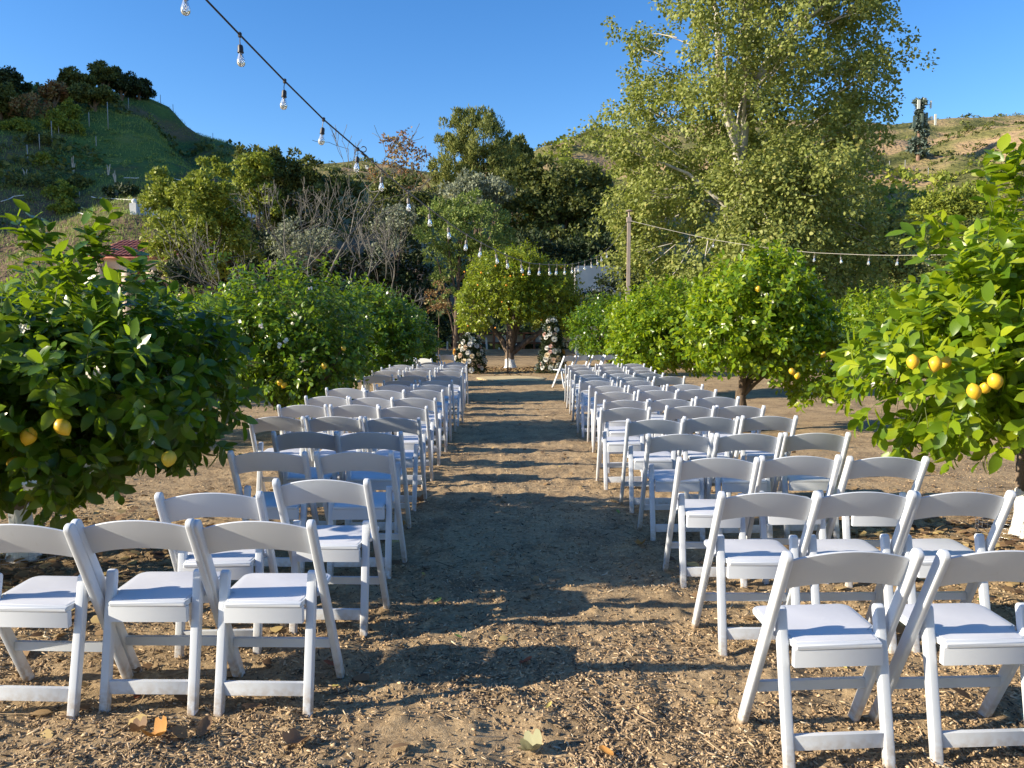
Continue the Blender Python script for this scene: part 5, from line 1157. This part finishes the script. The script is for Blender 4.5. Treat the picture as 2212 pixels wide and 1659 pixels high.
# ================================================================ white driveway walls with ball pillars
def wall_run(lab, pts, hgt, th, balls, name='driveway_wall'):
    o0 = Vector(pts[0]); t = thing(name, lab, 'wall', tuple(o0)); b_ = MB(); V, F = [], []; n = len(pts)
    for i, p in enumerate(pts):
        a = Vector(pts[max(i-1, 0)]); c = Vector(pts[min(i+1, n-1)]); d = (c - a); d.z = 0; d.normalize(); s_ = Vector((-d.y, d.x, 0))*th/2; p = Vector(p) - o0; h = hgt[i]
        for q in (p - s_, p + s_): V += [tuple(q + Vector((0, 0, -.6))), tuple(q + Vector((0, 0, h)))]
    for i in range(n-1):
        a, c = i*4, i*4 + 4; F += [(a, c, c+1, a+1), (c+2, a+2, a+3, c+3), (a+1, c+1, c+3, a+3)]
    F += [(0, 1, 3, 2), (4*n-4, 4*n-2, 4*n-1, 4*n-3)]
    b_.add(V, F); link('wall', b_.mesh('wall', M['whitewall']), t)
    b_ = MB(); tp = [Vector(p) - o0 + Vector((0, 0, h + .05)) for p, h in zip(pts, hgt)]; 
    for a, c in zip(tp[:-1], tp[1:]): 
        d = c - a; m3 = d.to_track_quat('X', 'Z').to_matrix(); b_.box((a + c)/2, (d.length + .01, th + .12, .10), m3)
    link('coping', b_.mesh('coping', M['whitewall']), t)
    for k, (h, r_) in balls:
        p = Vector(pts[k]) - o0; link('pillar', bevbox('pillar', (.62, .62, h + .7), (p.x, p.y, p.z + h/2 - .35), M['whitewall'], .03), t)
        s_ = link('ball', bm_mesh(ico(r_, 3), 'ball', M['whitewall'], True, 180), t); s_.location = (p.x, p.y, p.z + h + r_*.85)
h0_ = hit(291, 463, 46, 110); k0 = h0_.y/FPX
def on(u, v): p = hit(u, v, 46, 110); return (p.x, p.y, p.z)
def onY(u, Y): x = P(u, 500, Y).x; return (x, Y, Tz(x, Y))
wall_run('white sloping driveway wall that starts at a pillar topped with a ball', [on(291, 463), on(312, 466), on(335, 472), on(358, 480)], [.75, .7, .7, .6], .3, [(0, (22*k0, .23))])
h1_ = hit(523, 462, 46, 110); k1 = h1_.y/FPX
wall_run('broad sunlit white wall beside a ball-topped pillar, half behind the trees', [on(523, 464), on(560, 468), on(600, 474), on(640, 480)], [.6, .8, .9, .9], .3, [(0, (22*k1, .25))])
wall_run('stretch of lower white wall falling away below the ball pillar', [on(560, 482), on(530, 482), on(500, 484)], [.9, .8, .6], .3, [])
# white stucco wall in the hollow
pw = P(1246, 635, 38.5); z_ = Tz(pw.x, 38.5); wtop = P(1246, 574, 38.5).z - z_; t = thing('stucco_wall', 'shaded white building corner glimpsed past the orange tree', 'building', (pw.x, 38.5, z_))
link('wall', bevbox('wall', (2.2, 1.8, wtop + .4), (1.1, .9, wtop/2 - .2), M['whitewall'], .01), t); link('door', bevbox('door', (.8, .06, 1.6), (1.55, -.02, wtop*.5 - .4), M['bark_grey'], .01), t)
bgtree('shrub', 'dark leafy shrub hiding the foot of the white building corner', 37, [(1275,650,50,28),(1310,625,34,34),(1240,665,40,24)], 3600, .15, 'dark_leaf', 130, 60, trunk=1285, cat='shrub', tr=.05)
# ================================================================ far right hill: antenna tower, pole, fence
M['mono_bark'] = noise_mat('mono_bark', [(.3, (.18, .11, .08)), (.7, (.30, .19, .14))], 2, 4, .9, .2)
M['mono_leaf'] = leaf_mat('mono_leaf', [(0, (.07, .11, .09)), (1, (.17, .21, .17))], .05, (.1, .15, .1), .6, .3)
M['antenna'] = mat('antenna', (.62, .62, .54), .5)
tb = hit(1983, 347, 80, 238); k = tb.y/FPX; t = thing('antenna_tower', 'mobile phone mast disguised as a pine, panel antennas around its top', 'tower', (tb.x, tb.y, tb.z - .3))
Ht = (347 - 219)*k + .3; b_ = MB(); b_.tube([(0, 0, 0), (.0, 0, Ht*.5), (0, 0, Ht*.96)], [2.6*k*1.6, 2.3*k*1.3, 1.6*k*1.2], 10); link('trunk', b_.mesh('trunk', M['mono_bark'], True), t)
rgm = np.random.default_rng(9)
for q in range(64):
    h = Ht*(.14 + .84*q/64); a = rgm.random()*6.28; L = (23 - 12*(h/Ht))*k*rgm.uniform(.7, 1.1); L = L if h < Ht*.62 or h > Ht*.9 else L*.55
    dirv = np.array([math.cos(a), math.sin(a), 0]); e_ = dirv*L + [0, 0, h - .15*L]; n = 46; f = rgm.random(n)
    b_ = MB(); b_.tube([(0, 0, h), tuple(dirv*L*.5 + [0, 0, h + .03*L]), tuple(e_)], [.07, .05, .03], 4, False)
    pp_ = np.array([0, 0, h]) + (e_ - [0, 0, h])*f[:, None]; dd_ = unit(dirv*.6 + rgm.normal(0, .6, (n, 3)) + [0, 0, -.2]); V, F = leaves(pp_, dd_, unit(rgm.normal(0, .6, (n, 3)) + [0, 0, 1]), .95, LEAF_FAR, .8); b_.add(V, F)
    link('branch', b_.mesh('branch', M['mono_leaf']), t)
for u, v0, v1, w_ in ((1974,226,245,6), (1989.5,221,230,5.5), (2002.5,226,242,3.5), (1965,259,283,6), (2011,255,278,4), (2006,258,266,6), (1982,254,281,5), (1996,250,276,5)):
    x_ = (u - 1983)*k; za, zb_ = (347 - v1)*k + .3, (347 - v0)*k + .3; yy = -rgm.uniform(.3, 1.4); link('antenna_panel', bevbox('antenna_panel', (w_*k, .25, zb_ - za), (x_, yy, (za+zb_)/2), M['antenna'] if v0 < 240 or u > 2003 else M['mono_leaf'], .03), t)
    b_ = MB(); b_.tube([(x_, yy, (za+zb_)/2), (0, 0, (za+zb_)/2)], .07, 4); link('bracket', b_.mesh('bracket', M['antenna']), t)
M['pole_wood'] = noise_mat('pole_wood', [(.3, (.26, .14, .08)), (.7, (.40, .24, .14))], 1, 4, .9, .2)
up = hit(1896, 364, 80, 238); k = up.y/FPX; t = thing('utility_pole', 'bare brown wooden utility pole standing on the sunny hill', 'pole', (up.x, up.y, up.z - .3))
b_ = MB(); b_.tube([(0, 0, 0), (.35, 0, 84*k)], [2.0*k, 1.3*k], 8); link('pole', b_.mesh('pole', M['pole_wood'], True), t)
b_ = MB(); b_.box((.35, 0, 80*k), (10*k, .2, .3)); link('crossarm', b_.mesh('crossarm', M['pole_wood']), t)
M['post_grey'] = mat('post_grey', (.28, .28, .27), .7); M['post_dark'] = mat('post_dark', (.12, .09, .07), .8)
def posts(group, items, m, w_, name='fence_post', cat='fence post'):
    for (u, vb, h, lab) in items:
        p = hit(u, vb, 46, 238); kk = p.y/FPX; b_ = MB(); b_.tube([(0, 0, -.4), (0, 0, h*kk)], w_*.6, 6); o = link(name, b_.mesh(name, M[m]), None, p); tag(o, lab, cat, group)
posts('posts on the sunny hill', [(1921,367,18,'pale fence post just below the utility pole'), (1955,362,16,'pale fence post midway between utility pole and mast'), (1974,372,12,'short fence post under the mast'), (2005,378,14,'pale fence post downhill of the mast'), (1984,438,8,'short white post near the wide green tree')], 'post_grey', .12)
posts('thin posts along the crest of the shaded hill', [(347,228,22,'thin post nearest the crest oaks on the skyline'), (374,240,14,'second thin skyline post down the crest'), (408,262,8,'short skyline post above the bare earth scar'), (434,280,10,'fourth skyline post down the crest'), (460,300,12,'lowest skyline post on the crest')], 'post_dark', .06)
posts('poles on the shaded hillside', [(234,281,57,'tallest pale pole on the shaded hillside'), (193,276,30,'pale pole between the tallest pole and the crest oaks'), (113,318,54,'tall pale pole below the crest thicket'), (86,326,32,'shorter pale pole next to the thicket pole'), (60,349,32,'dark pole low on the grassy hillside'), (127,290,18,'little grey pole under the yellow-green bushes'), (278,236,22,'brown pole by the crest oaks'), (172,428,12,'short white stake on the pipe terrace'), (278,434,8,'smallest stake close to the ball pillar'), (208,318,22,'slim pole in the yellow weeds')], 'post_grey', .08)
def pipe(lab, uvs):
    pts = [hit(u, v, 46, 110) + Vector((0, 0, .12)) for u, v in uvs]; 
    o0 = pts[0]; b_ = MB(); q = []
    for a, c in zip(pts[:-1], pts[1:]):
        for s_ in range(8):
            w_ = a.lerp(c, s_/8); q.append(Vector((w_.x, w_.y, Tz(w_.x, w_.y) + .10)) - o0)
    q.append(pts[-1] - o0); b_.tube(q, .05, 6); o = link('irrigation_pipe', b_.mesh('irrigation_pipe', M['whitewall'], True), None, o0); tag(o, lab, 'pipe', 'white pipes laid across the shaded hillside')
pipe('long white pipe ending at the ball pillar', [(198,429), (245,433), (288,437)]); pipe('white pipe along the terrace at the frame edge', [(2,438), (30,427), (52,430)]); pipe('short white pipe beside the young bright tree', [(268,388), (300,388)]); pipe('white pipe right of the young bright tree', [(376,389), (400,391)])
pipe('white pipe slanting below the olive bushes', [(168,462), (194,470)])
# small hut on the far ridge
hh = hit(793, 366, 100, 239); kk = hh.y/FPX; t = thing('hut', 'tiny cream hut on the skyline of the far ridge', 'hut', (hh.x, hh.y, hh.z)); link('wall', bevbox('wall', (5.5*kk, 1.0, 6*kk), (0, 0, 3*kk - .1), M['whitewall'], .02), t)
b_ = MB(); b_.box((0, 0, 6*kk + .02), (6.6*kk, 1.4, .12)); link('roof', b_.mesh('roof', M['whitewall']), t)
# agave stalks
for u, vb, vt, lab in ((158, 380, 342, 'pale dried agave stalk cluster on the hillside'), (234, 382, 358, 'thin dried stalk near the terrace'), (250, 396, 370, 'forked dried stalk above the dark prostrate bush'), (55, 382, 366, 'dried stalks beside the wide low bush')):
    p = hit(u, vb, 46, 120); kk = p.y/FPX; t = thing('dried_stalk', lab, 'plant', p, 0, 'dried stalks on the shaded hillside'); rr = random.Random(u)
    for q in range(4):
        b_ = MB(); b_.tube([(0, 0, -.2), (rr.uniform(-.3, .3), 0, (vb-vt)*kk*rr.uniform(.55, 1))], [.07, .03], 5); link('stalk', b_.mesh('stalk', M['bark_pale']), t)
